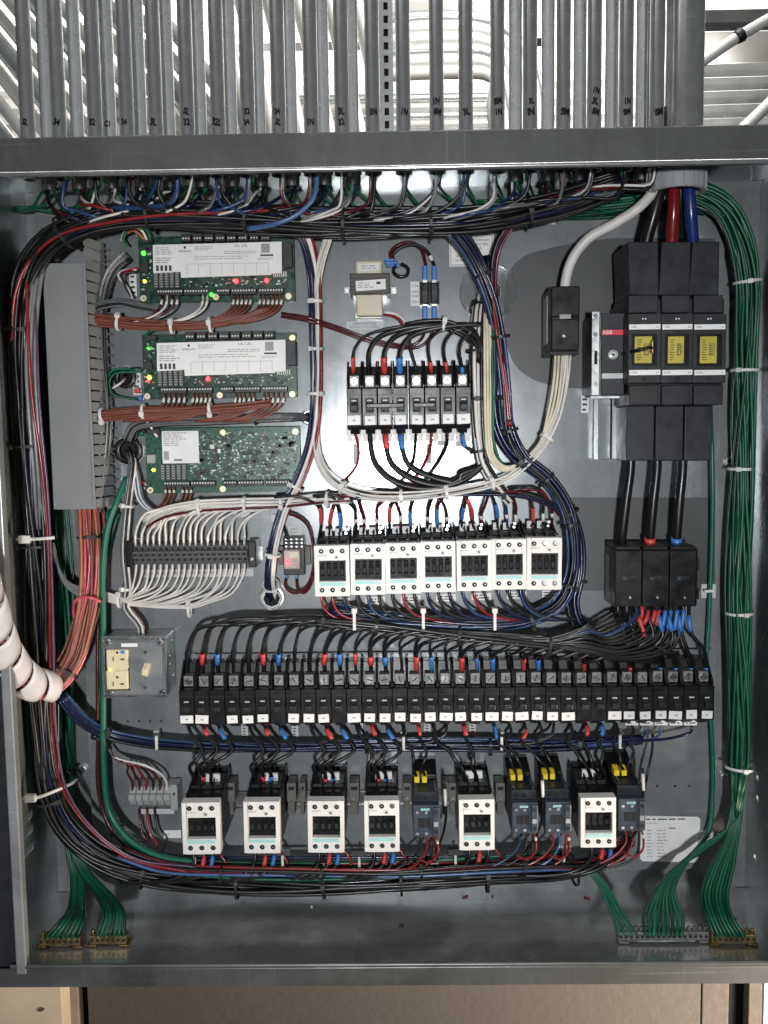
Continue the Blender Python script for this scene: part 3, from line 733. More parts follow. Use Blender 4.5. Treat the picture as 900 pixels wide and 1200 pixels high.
        pprint(r, 184+dx, 281+dy, 210+dx, 298+dy, 7, HB+.0052, seed=31); pprint(r, 196+dx, 312+dy, 210+dx, 316+dy, 1, HB+.0052, m='ink', seed=2)
        pbox(r, 'print_panel', 'ink_grey', 184+dx, 304+dy, 190+dx, 314+dy, HB+.005, HB+.0052, 0)
        pbox(r, 'relay_chip', 'pcb_black', 242+dx, 307+dy, 248+dx, 316+dy, HB, HB+.004, .0003); pbox(r, 'capacitor', 'smd_light', 238+dx, 296+dy, 243+dx, 301+dy, HB, HB+.005, .0003); pbox(r, 'capacitor', 'paper', 247+dx, 301+dy, 250.5+dx, 306+dy, HB, HB+.005, .0003)
        pbox(r, 'barcode_label', 'paper_dim', 335+dx, 290+dy, 338.5+dx, 303+dy, HB, HB+.0005, 0)
    # connectors on the left edge
    pbox(r, 'power_plug', 'pcb_black', 164+dx, 278+dy, 178+dx, 284+dy, HB, HB+.012, .0005)
    pbox(r, 'jack', 'smd' if idx == 2 else 'pcb_black', 164+dx, 308+dy, 173+dx, 318+dy, HB, HB+.010, .0005)
    return r, dx, dy
B1 = pcb(0, 'top controller board with white cover and two red lights', 163, 276, 345, 354, True)
B2 = pcb(1, 'middle controller board with white cover and one red light', 167.5, 391, 347.5, 467, True)
B3 = pcb(2, 'bottom bare green controller board with a small paper label', 171, 501, 352, 577, False)
def led(r, px, py, m, s=2.0):
    pcyl(r, 'indicator_light', m, px, py, s, .024, .029, 12, s*.6)
led(B1[0], 276, 329, 'led_red', 2.6); led(B1[0], 312, 328, 'led_red', 2.6); led(B1[0], 247, 344.5, 'led_green', 2.2); led(B1[0], 167, 296, 'led_green', 2.6); led(B1[0], 168.5, 329, 'led_amber')
led(B2[0], 243, 444, 'led_red', 2.6); led(B2[0], 174, 442, 'led_amber', 2.6); led(B2[0], 173, 446, 'led_red', 1.3); led(B2[0], 173, 408, 'led_green', 1.6)
led(B3[0], 179, 551, 'led_amber', 2.2)

# ================================================================== miniature circuit breakers
BW = .01905
def breaker_parts(r, sticker_=True, handle_z=.0, top_white=False):
    w2 = BW/2-.00025
    def case():
        return MB().prism_x([(0, -.024), (.058, -.024), (.064, -.0205), (.070, -.019), (.070, .0245), (.066, .0255), (.040, .0255), (.034, .052), (0, .052)], -w2, w2).mesh('case', .0006)
    obj('case', cached('bk_case', case), 'black', r)
    def wall():
        return MB().prism_x([(.039, .0255), (.0665, .0255), (.0665, .0285), (.040, .058), (.020, .058), (.020, .052), (.034, .052)], -.0008, .0008).mesh('w', .0002)
    for s in (-1, 1): obj('partition', cached('bk_wall', wall), 'black', r, (s*(w2-.0008), 0, 0))
    obj('lug', cached('bk_lug', lambda: box_mesh(-.0062, .0062, .040, .056, .0262, .0405, .0008)), 'lug', r)
    lug = obj('lug_screw', cached('bk_lugs', lambda: MB().cyl((0, .0561, .0335), 'h', .0048, .001, 14).mesh('s', .0002)), 'steel', r)
    o = obj('slot', cached('bk_lugslot', lambda: box_mesh(-.0042, .0042, .0572, .0575, -.0006, .0006)), 'void', lug, (0, 0, .0335)); o.rotation_euler = (0, random.uniform(0, 3), 0)
    obj('handle_recess', cached('bk_rec', lambda: box_mesh(-.0052, .0052, .0701, .0706, -.004, .013)), 'black_matt', r)
    h_ = obj('handle', cached('bk_han', lambda: MB().prism_x([(.0705, .0005), (.078, -.0015), (.079, .0045), (.0705, .0085)], -.0042, .0042).mesh('h', .0006)), 'charcoal', r)
    obj('rating_print', cached('bk_rate', lambda: print_lines(-.0030, .0030, .0085, .0120, 1, .0709, th=.5, seed=3, ragged=.1)), 'paper_dim', r)
    obj('case_groove', cached('bk_gro', lambda: box_mesh(-w2+.001, w2-.001, .0701, .0703, .0165, .0172)), 'charcoal', r)
    obj('lower_clip', cached('bk_clip', lambda: MB().prism_x([(.030, -.024), (.058, -.024), (.050, -.029), (.040, -.029)], -.006, .006).mesh('c', .0005)), 'black', r)
    if sticker_:
        o = obj('sticker', cached('bk_stk', lambda: box_mesh(-.0066, .0066, .0701, .0704, -.0054, .0054)), 'paper', r, (random.uniform(-.0006, .0006), 0, -.0128+random.uniform(-.0004, .0004)))
        o.rotation_euler = (0, random.uniform(-.06, .06), 0); o.scale = (random.choice((1, 1, 1.22)), 1, random.uniform(.92, 1.08))
        obj('print', cached(('bk_num', random.randint(0, 3)), lambda: print_lines(-.002, .0025, -.0018, .0018, 1, .0707, th=.5, seed=random.randint(0, 99), ragged=.3)), 'ink_grey', r, (0, 0, -.013))
NB = 35; BX0, BX1 = 210.0, 837.0
def bx(i): return BX0+(BX1-BX0)*(i+.5)/NB
aL = P(BX0, 826.5, .07); aR = P(BX1, 826.5, .07); BROW_Z = (aL.z+aR.z)/2-.0025
skip = {2, 6, 10, 26, 27}
for i in range(NB):
    X = aL.x+(aR.x-aL.x)*(i+.5)/NB
    r = thing('circuit_breaker', 'black breaker in the long lower row, %s from the left' % nth(i), 'breaker', (X, -SUB, BROW_Z), 'long row of circuit breakers')
    r.scale = ((aR.x-aL.x)/NB/BW, 1, 1); r.location.z += random.uniform(-.0005, .0005); r.location.y -= random.uniform(0, .0012); r.rotation_euler = (0, random.uniform(-.004, .004), 0)
    breaker_parts(r, i not in skip)
a8, b8 = P(406, 479, .07), P(551.5, 479, .07)
for i in range(8):
    X = a8.x+(b8.x-a8.x)*(i+.5)/8+(0 if i < 4 else .0008)
    r = thing('circuit_breaker', 'black breaker in the short upper row, %s from the left' % nth(i), 'breaker', (X, -SUB, (a8.z+b8.z)/2), 'short row of circuit breakers')
    r.scale = ((b8.x-a8.x)/8/BW*.985, 1, 1.06)
    breaker_parts(r, True)
for lab, i0, i1 in (('handle tie bar across second to fourth upper breakers', 1, 3), ('handle tie bar across fifth and sixth upper breakers', 4, 5)):
    xa = a8.x+(b8.x-a8.x)*(i0+.5)/8; xb = a8.x+(b8.x-a8.x)*(i1+.5)/8
    o = obj('handle_tie', box_mesh(-(xb-xa)/2-.004, (xb-xa)/2+.004, .0795, .084, .0005, .0055, .0008), 'black', None, ((xa+xb)/2, -SUB, (a8.z+b8.z)/2+.001)); tag(o, lab, 'handle tie', 'breaker handle ties')
# mounting rails behind the breakers
def rail(label, x0, y0, x1, y1, h, screws, m='steel', sr=.0032):
    r = root('mounting_rail', label, 'rail', (x0+x1)/2, (y0+y1)/2, h)
    pbox(r, 'strip', m, x0, y0, x1, y1, h-.002, h, .0003)
    pbox(r, 'standoff', m, x0+4, y0+2, x0+14, y1-2, .0003, h-.002, 0); pbox(r, 'standoff', m, x1-14, y0+2, x1-4, y1-2, .0003, h-.002, 0)
    for px in screws: x, z = loc(r, px, (y0+y1)/2, h); screw(r, x, h, z, sr)
    return r
rail('long metal rail with screws above the lower breaker row', 214, 764, 835, 780, .014, [bx(i)+9 for i in range(0, 34)], 'plate')
r8 = root('mounting_rail', 'pale slotted rail with screws above the upper breakers', 'rail', 479, 436, .012)
for i in range(8):
    x0 = 406+i*18.3; pbox(r8, 'rail_tab', 'white_case', x0+.8, 427, x0+17, 447, .009, .012, .0003); x, z = loc(r8, x0+8.5, 437, .012); screw(r8, x, .012, z, .003)
pbox(r8, 'strip', 'white_case', 405, 432, 553, 446, .0004, .0088, .0003)
r8 = root('mounting_rail', 'pale slotted rail with screws below the upper breakers', 'rail', 479, 512, .012)
for i in range(8):
    x0 = 406+i*18.3; pbox(r8, 'rail_tab', 'white_case', x0+.8, 503, x0+17, 517, .009, .012, .0003); x, z = loc(r8, x0+8.5, 513, .012); screw(r8, x, .012, z, .0024)
pbox(r8, 'strip', 'white_case', 405, 498, 553, 510, .0004, .0088, .0003)
for k, (x0, y0) in enumerate(((414, 520), (500, 520), (513, 516), (534, 517))):
    sticker('small grey label under the upper breakers, %s from the left' % nth(k), x0, y0, x0+(6 if k < 2 else 13), y0+(24 if k < 2 else 6), 2 if k > 1 else 6, m='paper_dim', seed=k, ink='ink_grey')

# ================================================================== white-faced contactors
def contactor(label, x0, y0, x1, y1, hf, group, lugs='flat', dark=(), tall=1.0):
    X, Z, w_, t_ = rect(x0, y0, x1, y1, hf)
    r = thing('contactor', label, 'contactor', (X, -SUB, Z), group)
    W, Hh = .0448, .067
    r.scale = (w_/W, 1, t_/Hh); r.rotation_euler = (random.uniform(-.004, .004), random.uniform(-.007, .007), random.uniform(-.006, .006))
    def face():
        # plate with a window opening
        b = MB(); xa, xb = -W/2+.0056, W/2-.0046; za, zb = -.0140, .0138
        for (u0, u1, v0, v1) in ((-W/2, xa, -Hh/2, Hh/2), (xb, W/2, -Hh/2, Hh/2), (xa, xb, -Hh/2, za), (xa, xb, zb, Hh/2)): b.box(u0, u1, hf-.016, hf, v0, v1)
        me = b.mesh('f'); bm = bmesh.new(); bm.from_mesh(me); bmesh.ops.remove_doubles(bm, verts=bm.verts, dist=1e-6)
        bmesh.ops.bevel(bm, geom=[e for e in bm.edges if e.is_manifold and e.calc_face_angle(0) > .7 and abs(e.verts[0].co.y-e.verts[1].co.y) < 1e-5 and abs(e.verts[0].co.y+hf) < 1e-5], offset=.0006, segments=2, affect='EDGES')
        bm.to_mesh(me); bm.free(); return me
    k = round(hf*1000)
    f = obj('front_face', cached(('ct_face', k), face), 'white_case', r)
    obj('body', cached(('ct_body', k), lambda: MB().prism_x([(0, -.030), (hf-.017, -.033), (hf-.017, .031), (hf-.030, .0335), (hf-.045, .0335), (hf-.047, .0375), (.012, .0385), (.010, .0425), (0, .0425)], -W/2+.0012, W/2-.0012).mesh('b', .0008)), 'black', r)
    obj('window', cached(('ct_win', k), lambda: box_mesh(-W/2+.005, W/2-.004, hf-.0169, hf-.008, -.0146, .0144)), 'black_matt', r)
    for j in range(4):
        obj('rocker', cached(('ct_rock', k), lambda: MB().prism_x([(hf-.008, -.0095), (hf-.0060, -.007), (hf-.0072, 0), (hf-.0060, .007), (hf-.008, .0095)], -.0026, .0026).mesh('r', .0008)), 'black_matt', r, (-.0128+j*.0084, 0, .001))
    obj('colour_strip', cached(('ct_teal', k), lambda: box_mesh(-W/2+.0068, W/2-.006, hf+.00005, hf+.0004, -.0196, -.0156)), 'teal', r)
    for zz, row in ((.0262, 0), (-.0255, 1)):
        for j in range(3):
            o = obj('screw_hole', cached(('ct_hole', k), lambda: MB().cyl((0, hf+.0001, 0), 'h', .0031, .0004, 14).mesh('h')), 'void', r, (-.0132+j*.0135, 0, zz))
            lit = (row, j) in dark
            obj('screw', cached(('ct_scr', k), lambda: MB().cyl((.0004, hf+.0005, .0004), 'h', .0019, .0003, 10).mesh('h')), 'steel' if lit else 'dull_steel', o).scale = (1.4, 1, 1.4) if lit else (.42, 1, .42)
    obj('dial', cached(('ct_dial', k), lambda: MB().cyl((.0062, hf+.0001, .0182), 'h', .0021, .0005, 14).mesh('h')), 'lightgrey_plastic', r)
    obj('dial_slot', cached(('ct_dials', k), lambda: box_mesh(.0050, .0074, hf+.0007, hf+.0009, .0178, .0186)), 'ink', r)
    vs_, fs = text_geo('SIEMENS')
    def tx():
        me = bpy.data.meshes.new('t'); me.from_pydata([(-.0118+a*.0031, -(hf+.0003), .0205+b*.0031) for a, b, _ in vs_], [], fs); return me
    obj('lettering', cached(('ct_txt', k), tx), 'ink_grey', r)
    # terminal deck on top
    for j in range(3):
        obj('terminal_bay', cached(('ct_bay', k), lambda: MB().prism_x([(.020, .038), (hf-.018, .0345), (hf-.018, .0360), (hf-.036, .0372), (.028, .0485), (.020, .0485)], -.0009, .0009).mesh('b')), 'black', r, (-.0205+j*.0137, 0, 0))
    obj('terminal_bay', MESH[('ct_bay', k)], 'black', r, (.0208, 0, 0))
    if lugs == 'flat':
        for xx, ww in ((-.0085, .0095), (.0050, .0095)):
            o = obj('terminal_lug', cached(('ct_lug', ww), lambda: box_mesh(-ww/2, ww/2, .030, .0335, .0388, .0490, .0004)), 'paper_dim', r, (xx, 0, 0))
            obj('screw', cached('ct_lugscr', lambda: MB().cyl((.001, .0336, .0425), 'h', .0021, .0005, 10).mesh('h')), 'ink', o)
        obj('terminal_screw', cached('ct_ts', lambda: MB().cyl((0, .034, .0425), 'h', .0020, .001, 10).mesh('h')), 'steel', r, (.0150, 0, 0))
        obj('terminal_screw', MESH['ct_ts'], 'steel', r, (.0160, 0, .005))
    else:
        obj('terminal_cover', cached('ct_tc', lambda: box_mesh(-.0105, .0115, .0410, .0465, .0355, .0475, .0006)), 'white_case', r, (.002, 0, 0))
        for s in (-1, 1): obj('screw', cached('ct_tcs', lambda: MB().cyl((0, .0466, .0395), 'h', .0019, .0005, 10).mesh('h')), 'dull_steel', r, (.0025+s*.0075, 0, 0))
    return r
CU = []
for i in range(7):
    x0 = 369+41.4*i; y0 = 639.5-i*1.55
    CU.append((x0, y0))
    contactor('white-faced contactor in the upper row, %s from the left' % nth(i), x0, y0, x0+41, y0+59-i*.1+(2 if i > 5 else 0), .095, 'upper row of contactors', 'flat', dark=((0, 1), (0, 2), (1, 1), (1, 2)) if i == 6 else ())
CL = [(213, 941, 257, 1001), (286, 940, 328, 1000), (361, 939, 403.5, 999), (426.5, 938, 467.5, 998), (537.5, 937, 579, 996), (681, 935, 722.5, 993)]
for i, (x0, y0, x1, y1) in enumerate(CL):
    contactor('white-faced contactor in the bottom row, %s from the left' % nth(i), x0, y0, x1, y1, .105, 'white contactors in the bottom row', 'cover', dark=((0, 2), (1, 2)) if i in (2, 3, 4) else ())

# small slate-coloured contactors
def small_contactor(label, x0, y0, x1, y1):
    X, Z, w_, t_ = rect(x0, y0, x1, y1, .098)
    r = thing('small_contactor', label, 'contactor', (X, -SUB, Z), 'small dark contactors'); r.scale = (w_/.0335, 1, t_/.048); hf = .098
    obj('front_face', cached('sc_f', lambda: box_mesh(-.01675, .01675, .062, hf, -.024, .0205, .0012)), 'slate', r)
    obj('top_step', cached('sc_t', lambda: box_mesh(-.0165, .0165, .050, .088, .0205, .0345, .001)), 'slate_dark', r)
    obj('body', cached('sc_b', lambda: MB().prism_x([(0, -.022), (.0615, -.0225), (.0615, .021), (.0495, .0215), (.0495, .034), (.043, .0355), (.043, .040), (.012, .051), (0, .051)], -.0160, .0160).mesh('b', .0008)), 'black', r)
    for s in (-1, 1): obj('side_ridge', cached('sc_r', lambda: box_mesh(-.0012, .0012, .052, .084, .034, .0375, .0003)), 'slate', r, (s*.0125, 0, 0))
    for j in range(2):
        obj('yellow_tab', cached('sc_y', lambda: MB().prism_x([(.046, .0365), (.062, .0365), (.062, .0440), (.052, .0475), (.046, .0475)], -.0034, .0034).mesh('y', .0006)), 'yellow', r, (-.0105+j*.0098, 0, 0))
        obj('entry_hole', cached('sc_h', lambda: MB().cyl((0, .0881, .0272), 'h', .0030, .0004, 14).mesh('h')), 'void', r, (-.0105+j*.0100, 0, 0))
        for zz in (.0105, -.0190):
            o = obj('screw', cached('sc_s', lambda: MB().cyl((0, hf+.0001, 0), 'h', .0021, .0006, 10).mesh('h')), 'dull_steel', r, (-.0112+j*.0112, 0, zz))
    obj('entry_hole', MESH['sc_h'], 'void', r, (.0095, 0, 0))
    obj('logo_strip', cached('sc_teal', lambda: box_mesh(-.0066, .0044, hf+.00005, hf+.0004, .0135, .0165)), 'teal', r)
    vs_, fs = text_geo('SIEMENS')
    def tx():
        me = bpy.data.meshes.new('t'); me.from_pydata([(-.0011+a*.0024, -(hf+.0006), .0150+b*.0024) for a, b, _ in vs_], [], fs); return me
    obj('lettering', cached('sc_txt', tx), 'ink', r)
    for j in range(3): obj('slot', cached('sc_slot', lambda: box_mesh(-.0017, .0017, hf+.0001, hf+.0005, -.0095, .0015)), 'void', r, (-.0075+j*.0055, 0, 0))
    obj('frame', cached('sc_fr', lambda: box_mesh(-.0100, .0055, hf-.0005, hf+.00005, -.0105, .0025)), 'slate_dark', r)
    obj('aux_block', cached('sc_aux', lambda: box_mesh(.0085, .0166, hf-.001, hf+.003, -.0215, .0185, .0008)), 'slate', r)
    for zz in (.0115, -.0155): obj('aux_hole', cached('sc_auxh', lambda: MB().cyl((0, hf+.0031, 0), 'h', .0026, .0004, 12).mesh('h')), 'void', r, (.0125, 0, zz))
    obj('aux_window', cached('sc_auxw', lambda: box_mesh(.0095, .0150, hf+.0031, hf+.0034, -.0080, -.0015)), 'lightgrey_plastic', r)
    return r
SC = [(484, 941, 515, 981), (600, 938, 630, 977), (639, 937, 669, 977), (725, 933, 756, 974)]
for i, s in enumerate(SC): small_contactor('small dark slate contactor with yellow tabs, %s from the left' % nth(i), *s)

# rail and end clamps behind the bottom row
dr = root('din_rail', 'steel mounting rail running behind the bottom contactors', 'rail', 500, 936, .008)
pbox(dr, 'web', 'steel', 262, 930, 745, 942, .0045, .0055, 0); pbox(dr, 'flange', 'steel', 262, 926.5, 745, 930, .007, .008, .0002); pbox(dr, 'flange', 'steel', 262, 942, 745, 945.5, .007, .008, .0002)
CLX = [(264, 275), (336, 347), (351, 358), (409, 421), (472, 482), (518, 526), (526, 535), (581, 592)]
for i, (a, b) in enumerate(CLX):
    r = root('end_clamp', 'olive grey end clamp on the bottom rail, %s from the left' % nth(i), 'end clamp', (a+b)/2, 934, .04, 'rail end clamps')
    pbox(r, 'body', 'olive', a, 918, b, 940, .006, .034, .001); pbox(r, 'foot', 'olive', a+1.5, 940, b-1.5, 955, .006, .028, .0006)
    x, z = loc(r, (a+b)/2, 935, .034); screw(r, x, .034, z, .0024, 'dull_steel')
    pbox(r, 'notch', 'void', a+2, 922, b-2, 926, .0338, .0343, 0)
# ================================================================== fused disconnect switch
def disconnect():
    r = root('fused_disconnect', 'large charcoal three-pole fused disconnect switch at upper right', 'disconnect switch', 795, 415, .13)
    HF = .118
    pbox(r, 'housing', 'charcoal', 735, 350, 848, 475, .006, HF-.022, .002)
    cols = [(737, 775), (776, 812.5), (813.5, 851)]
    for k, (a, b) in enumerate(cols):
        pbox(r, 'pole_front', 'charcoal', a-1, 368, b, 449, HF-.022, HF, .0012)
        pbox(r, 'pole_shoulder', 'charcoal', a, 346, b-3.5, 366.5, .03, HF-.012, .0012)
        pbox(r, 'pole_foot', 'charcoal', a, 451, b-3.5, 474.5, .03, HF-.012, .0012)
        for (y0, s, w0) in ((380, 'LINE', 0), (433.5, 'LOAD', 1)):
            st = pbox(r, 'strip', 'paper', a+.3, y0, b-1, y0+6, HF, HF+.0004, 0)
            ptext(r, s, a+6, y0+3, HF+.0006, 2.2); ptext(r, 'L%d' % (k+1), b-4.5, y0+3, HF+.0006, 2.2)
        for (x0, y0, x1, y1) in ((a+4, 391, b-5, 393.5), (a+4, 426, b-5, 428.5), (a+4, 393.5, a+6.5, 426), (b-7.5, 393.5, b-5, 426)): pbox(r, 'window_frame', 'black', x0, y0, x1, y1, HF, HF+.0025, .0003)
        f = pbox(r, 'fuse', 'fuse_yellow', a+6.8, 394, b-11, 425.6, HF+.0001, HF+.0012, .0003)
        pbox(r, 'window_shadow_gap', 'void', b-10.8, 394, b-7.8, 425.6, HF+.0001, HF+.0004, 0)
        pprint(r, a+9, 397, a+16, 423, 9, HF+.0015, m='core', seed=k+60, th=.3); pprint(r, a+17, 402, b-13, 417, 7, HF+.0015, m='core', seed=k+63, th=.5, ragged=0)
        for j in (-1.6, 1.6): pcyl(r, 'rivet', 'paper', a+18+j, 373.5, .9, HF, HF+.0005, 10)
        pbox(r, 'vent', 'void', a+15, 442, a+20, 446, HF, HF+.0003, 0)
    # slanted upper shrouds, splayed a little
    for k, (x0, x1, xt0, xt1) in enumerate(((738, 771, 740, 775), (772, 807, 779, 813.5), (807.5, 841, 815, 847))):
        h1, h0 = .094, .02
        q = [loc(r, xt0-4 if k == 0 else xt0-3, 283, h1), loc(r, xt1-3.5, 283, h1), loc(r, x1+1.5, 346, h1), loc(r, x0, 346, h1)]
        obj('upper_shroud', MB().prism_h(q, h0, h1).mesh('s', .0015), 'charcoal', r)
    for k, (x0, x1) in enumerate(((734, 767), (768.3, 801), (802.3, 835))):
        pbox(r, 'lower_shroud', 'charcoal', x0, 475.5, x1, 540, .02, .080, .0015)
    # side mechanism
    pbox(r, 'mechanism_box', 'charcoal', 704.5, 367, 732, 463, .004, .092, .0012)
    lb = pbox(r, 'red_label', 'red_label', 705.5, 386.5, 731.5, 392.5, .092, .0926, 0); ptext(r, 'ABB', 712, 389.5, .0928, 4.6, 'paper')
    pbox(r, 'strip', 'paper_dim', 705.5, 437.5, 731, 443.5, .092, .0925, 0)
    pcyl(r, 'shaft_collar', 'steel', 718.5, 415.5, 5.6, .092, .096, 18); pcyl(r, 'shaft', 'dull_steel', 719, 415.5, 3.2, .096, .100, 6); pcyl(r, 'shaft_end', 'void', 719, 415.5, 1.6, .100, .1004, 10)
    br = pbox(r, 'bracket', 'dull_steel', 693.5, 365, 702.5, 463.5, .0775, .080, .0006); pbox(r, 'bracket_web', 'charcoal', 697, 368, 703.5, 461, .004, .0774, .0006)
    for y in (370, 392, 450): pcyl(r, 'bracket_bolt', 'steel', 698, y, 3.0, .0801, .083, 6)
    pbox(r, 'bracket_slot', 'void', 696.5, 411, 700, 427, .0801, .0804, 0)
    pbox(r, 'bracket_foot', 'dull_steel', 692, 464, 733, 467, .050, .060, .0004)
    ps = spline([P(731, 414.5, .100), P(748, 410.5, .128), P(764, 407, .128)], .003); off = Vector(r.location)
    obj('operating_rod', tube_mesh([p-off for p in ps], .0022, 8), 'black', r); ps = spline([P(764.5, 399, .1265), P(764.5, 414, .1265)], .003)
    obj('copper_tab', tube_mesh([p-off for p in ps], .0017, 8), 'brass', r)
    # clear spacer below
    pbox(r, 'clear_spacer', 'plate', 701, 466, 715.5, 539, .004, .03, .0008); pbox(r, 'clear_spacer', 'plate', 717, 466, 733, 539, .004, .03, .0008)
disconnect()
def block(label, name, cat, x0, y0, x1, y1, hf, xb0, yb0):
    """black power block: front face rectangle, with sloped shoulders running back"""
    r = root(name, label, cat, (x0+x1)/2, (y0+y1)/2, hf); X, Z, w_, t_ = rect(x0, y0, x1, y1, hf)
    return r, w_, t_
def neutral_block():
    r = root('neutral_block', 'black neutral block with white wires below the disconnect feed', 'power block', 662, 373, .080)
    pbox(r, 'body', 'black', 645, 336, 679, 411, .004, .072, .002)
    pbox(r, 'cover_half', 'black', 646, 335, 679.5, 371, .072, .080, .0015); pbox(r, 'cover_half', 'black', 646, 374, 679, 410.5, .072, .080, .0015)
    pbox(r, 'cover_label', 'ink_grey', 656, 368.5, 669, 373.5, .0802, .0806, 0); x, z = loc(r, 660.5, 394, .0801); screw(r, x, .0801, z, .0022, 'dull_steel')
    pbox(r, 'lower_lip', 'black', 643.5, 411.5, 679, 415.5, .02, .07, .0006)
    X, Z, w_, t_ = rect(645, 336, 679, 411, .072)
    o = obj('side_label', box_mesh(-w_/2-.0006, -w_/2-.0001, .022, .050, -t_*.36, t_*.40), 'paper_dim', r, (X-r.location.x, 0, Z-r.location.z))
neutral_block()
sticker('small label reading neutral under the neutral block', 637, 419, 660, 428, 0, (('NEUTRAL', 648.5, 423.5, 4.0),))
sticker('small white tag left of the disconnect foot', 681, 458, 690, 484, 4, seed=8)
def distribution_block():
    r = root('distribution_block', 'black three-pole distribution block below the disconnect', 'power block', 768, 678, .085)
    HB = .085
    for k in range(3):
        a = 721+k*32; pbox(r, 'pole_cover', 'black', a, 645, a+31.5, 711, .05, HB, .0015)
        ptext(r, '337', a+18, 677.5, HB+.0003, 4.2, 'slate', sx=1.2); pbox(r, 'print', 'slate', a+9, 676, a+13, 679.5, HB, HB+.0003, 0)
        x, z = loc(r, a+17, 700, HB); screw(r, x, HB, z, .0018, 'dull_steel'); pcyl(r, 'cover_pin', 'black_matt', a+17, 653, 1.6, HB, HB+.001, 10)
        x0, z0 = loc(r, a+4, 640, .05)
        pbox(r, 'entry_rim', 'black', a+1, 640, a+30, 644.5, .030, .078, .0008); x, z = loc(r, a+8, 639, .045); screw(r, x, .046, z+.003, .002, 'steel', slot=False)
    pbox(r, 'body', 'black', 718, 643, 817.5, 710.5, .002, .049, .0015)
    pbox(r, 'side_clip', 'black', 817.5, 655, 819.5, 668, .03, .06, .0006); pbox(r, 'side_clip', 'black', 817.5, 690, 819.5, 702, .03, .06, .0006)
    X, Z, w_, t_ = rect(718, 643, 817.5, 710.5, .049)
    obj('side_label', box_mesh(-w_/2-.0007, -w_/2-.0001, .012, .038, -t_*.33, t_*.36), 'paper_dim', r, (X-r.location.x, 0, Z-r.location.z))
distribution_block()
# ================================================================== transformer, fuse holder and small devices
def transformer():
    r = root('control_transformer', 'small control transformer with cream coil and dark core', 'transformer', 433, 337, .04)
    pbox(r, 'coil', 'cream_tape', 417, 305, 448, 370, .002, .038, .003, 3)
    pbox(r, 'core', 'core', 410, 320, 457, 344, .001, .050, .0008)
    for k in range(5): pbox(r, 'lamination', 'black', 410.3, 321+k*4.6, 456.7, 321.5+k*4.6, .0501, .0504, 0)
    pbox(r, 'mounting_strap', 'steel', 413, 342, 453, 347, .001, .034, .0006)
    for px in (406.5, 461.5): pbox(r, 'mounting_ear', 'steel', px-3.5, 336, px+3.5, 344, .0003, .002, .0004); pcyl(r, 'ear_screw', 'dull_steel', px, 340, 2.4, .0021, .005, 6)
    a = pbox(r, 'label', 'paper', 420, 309, 444, 317, .038, .0386, 0); b = pbox(r, 'label', 'paper', 417, 328, 452, 340, .0506, .0511, 0)
    b.rotation_euler = (0, R(-3), 0); a.rotation_euler = (0, R(-2), 0)
    pprint(r, 423, 310, 442, 316, 2, .0389, seed=1); pprint(r, 419, 330, 440, 338, 3, .0513, seed=2); pbox(r, 'print', 'ink', 441, 330, 446, 333, .0512, .0514, 0)
    pbox(r, 'tab_block', 'steel', 416, 366, 448, 373, .001, .020, .0005)
    for k in range(3):
        pbox(r, 'spade_terminal', 't_blue', 450+k*1, 303+k*3.2, 465+k*2, 306+k*3.2, .030, .034, .001)
        pbox(r, 'spade_terminal', 't_blue', 438+k*1.0, 363+k*2.6, 452, 365.3+k*2.6, .026, .030, .001)
transformer()
sticker('clear label with two printed lines under the transformer', 406, 376, 449, 386, 0, (('HIGH VOLTAGE', 428, 379.2, 2.8), ('DO NOT DISCONNECT', 428, 383.2, 2.5)), m='paper_dim')
def fuse_holder():
    r = root('fuse_holder', 'black two-pole fuse holder with blue spade terminals', 'fuse holder', 504, 343, .02)
    pbox(r, 'base', 'black', 492, 330, 515, 357, .001, .012, .0008)
    for k, x in enumerate((498, 509)):
        pcyl(r, 'fuse', 'black', x, 343, 4, .012, .0135, 14); pbox(r, 'fuse_clip', 'black', x-4.4, 331, x+4.4, 356, .012, .020, .0015)
        pcyl(r, 'fuse_cap', 'charcoal', x, 343.5, 3.4, .020, .0225, 14)
        pbox(r, 'clip_end', 'steel', x-3, 327.5, x+3, 331.5, .008, .014, .0004); pbox(r, 'clip_end', 'steel', x-3, 355.5, x+3, 359, .008, .014, .0004)
        for (y0, y1) in ((310, 328), (359, 375)):
            ym = (y0+y1)/2
            pbox(r, 'spade_terminal', 't_blue', x-3, min(y0, y1) if y0 < 330 else y0, x+3, y1, .008, .0145, .0018)
fuse_holder()
sticker('small white fuse label left of the fuse holder', 481, 330, 491.5, 358.5, 0, (('1.5A', 486.3, 335, 3.2), ('MAX', 486.3, 342, 3.0), ('FUSE', 486.3, 347, 3.0), ('250V', 486.3, 354, 3.2)))
def warn():
    r = root('notice_label', 'white framed notice about copper or aluminum conductors, yellow top', 'label', 553, 287, .001)
    pbox(r, 'sheet', 'paper', 526.5, 274, 578.5, 312, .0001, .0006, 0); pbox(r, 'yellow_header', 'fuse_yellow', 528, 258, 578, 273.5, .0001, .0006, 0)
    for (x0, y0, x1, y1) in ((528, 275, 577, 275.6), (528, 310, 577, 310.6), (528, 275, 528.6, 310.6), (576.4, 275, 577, 310.6)): pbox(r, 'print_rule', 'ink', x0, y0, x1, y1, .0006, .0008, 0)
    for s, y in (('Copper or Aluminum', 281), ('Conductors for the', 286), ('Power Feed.', 291), ('Other Conductors', 299.5), ('to be Copper Only', 304.5)): ptext(r, s, 552.5, y, .0009, 3.5, 'ink')
warn()
sticker('white label strip near the top right of the plate', 627, 252, 651, 263, 2, seed=12)
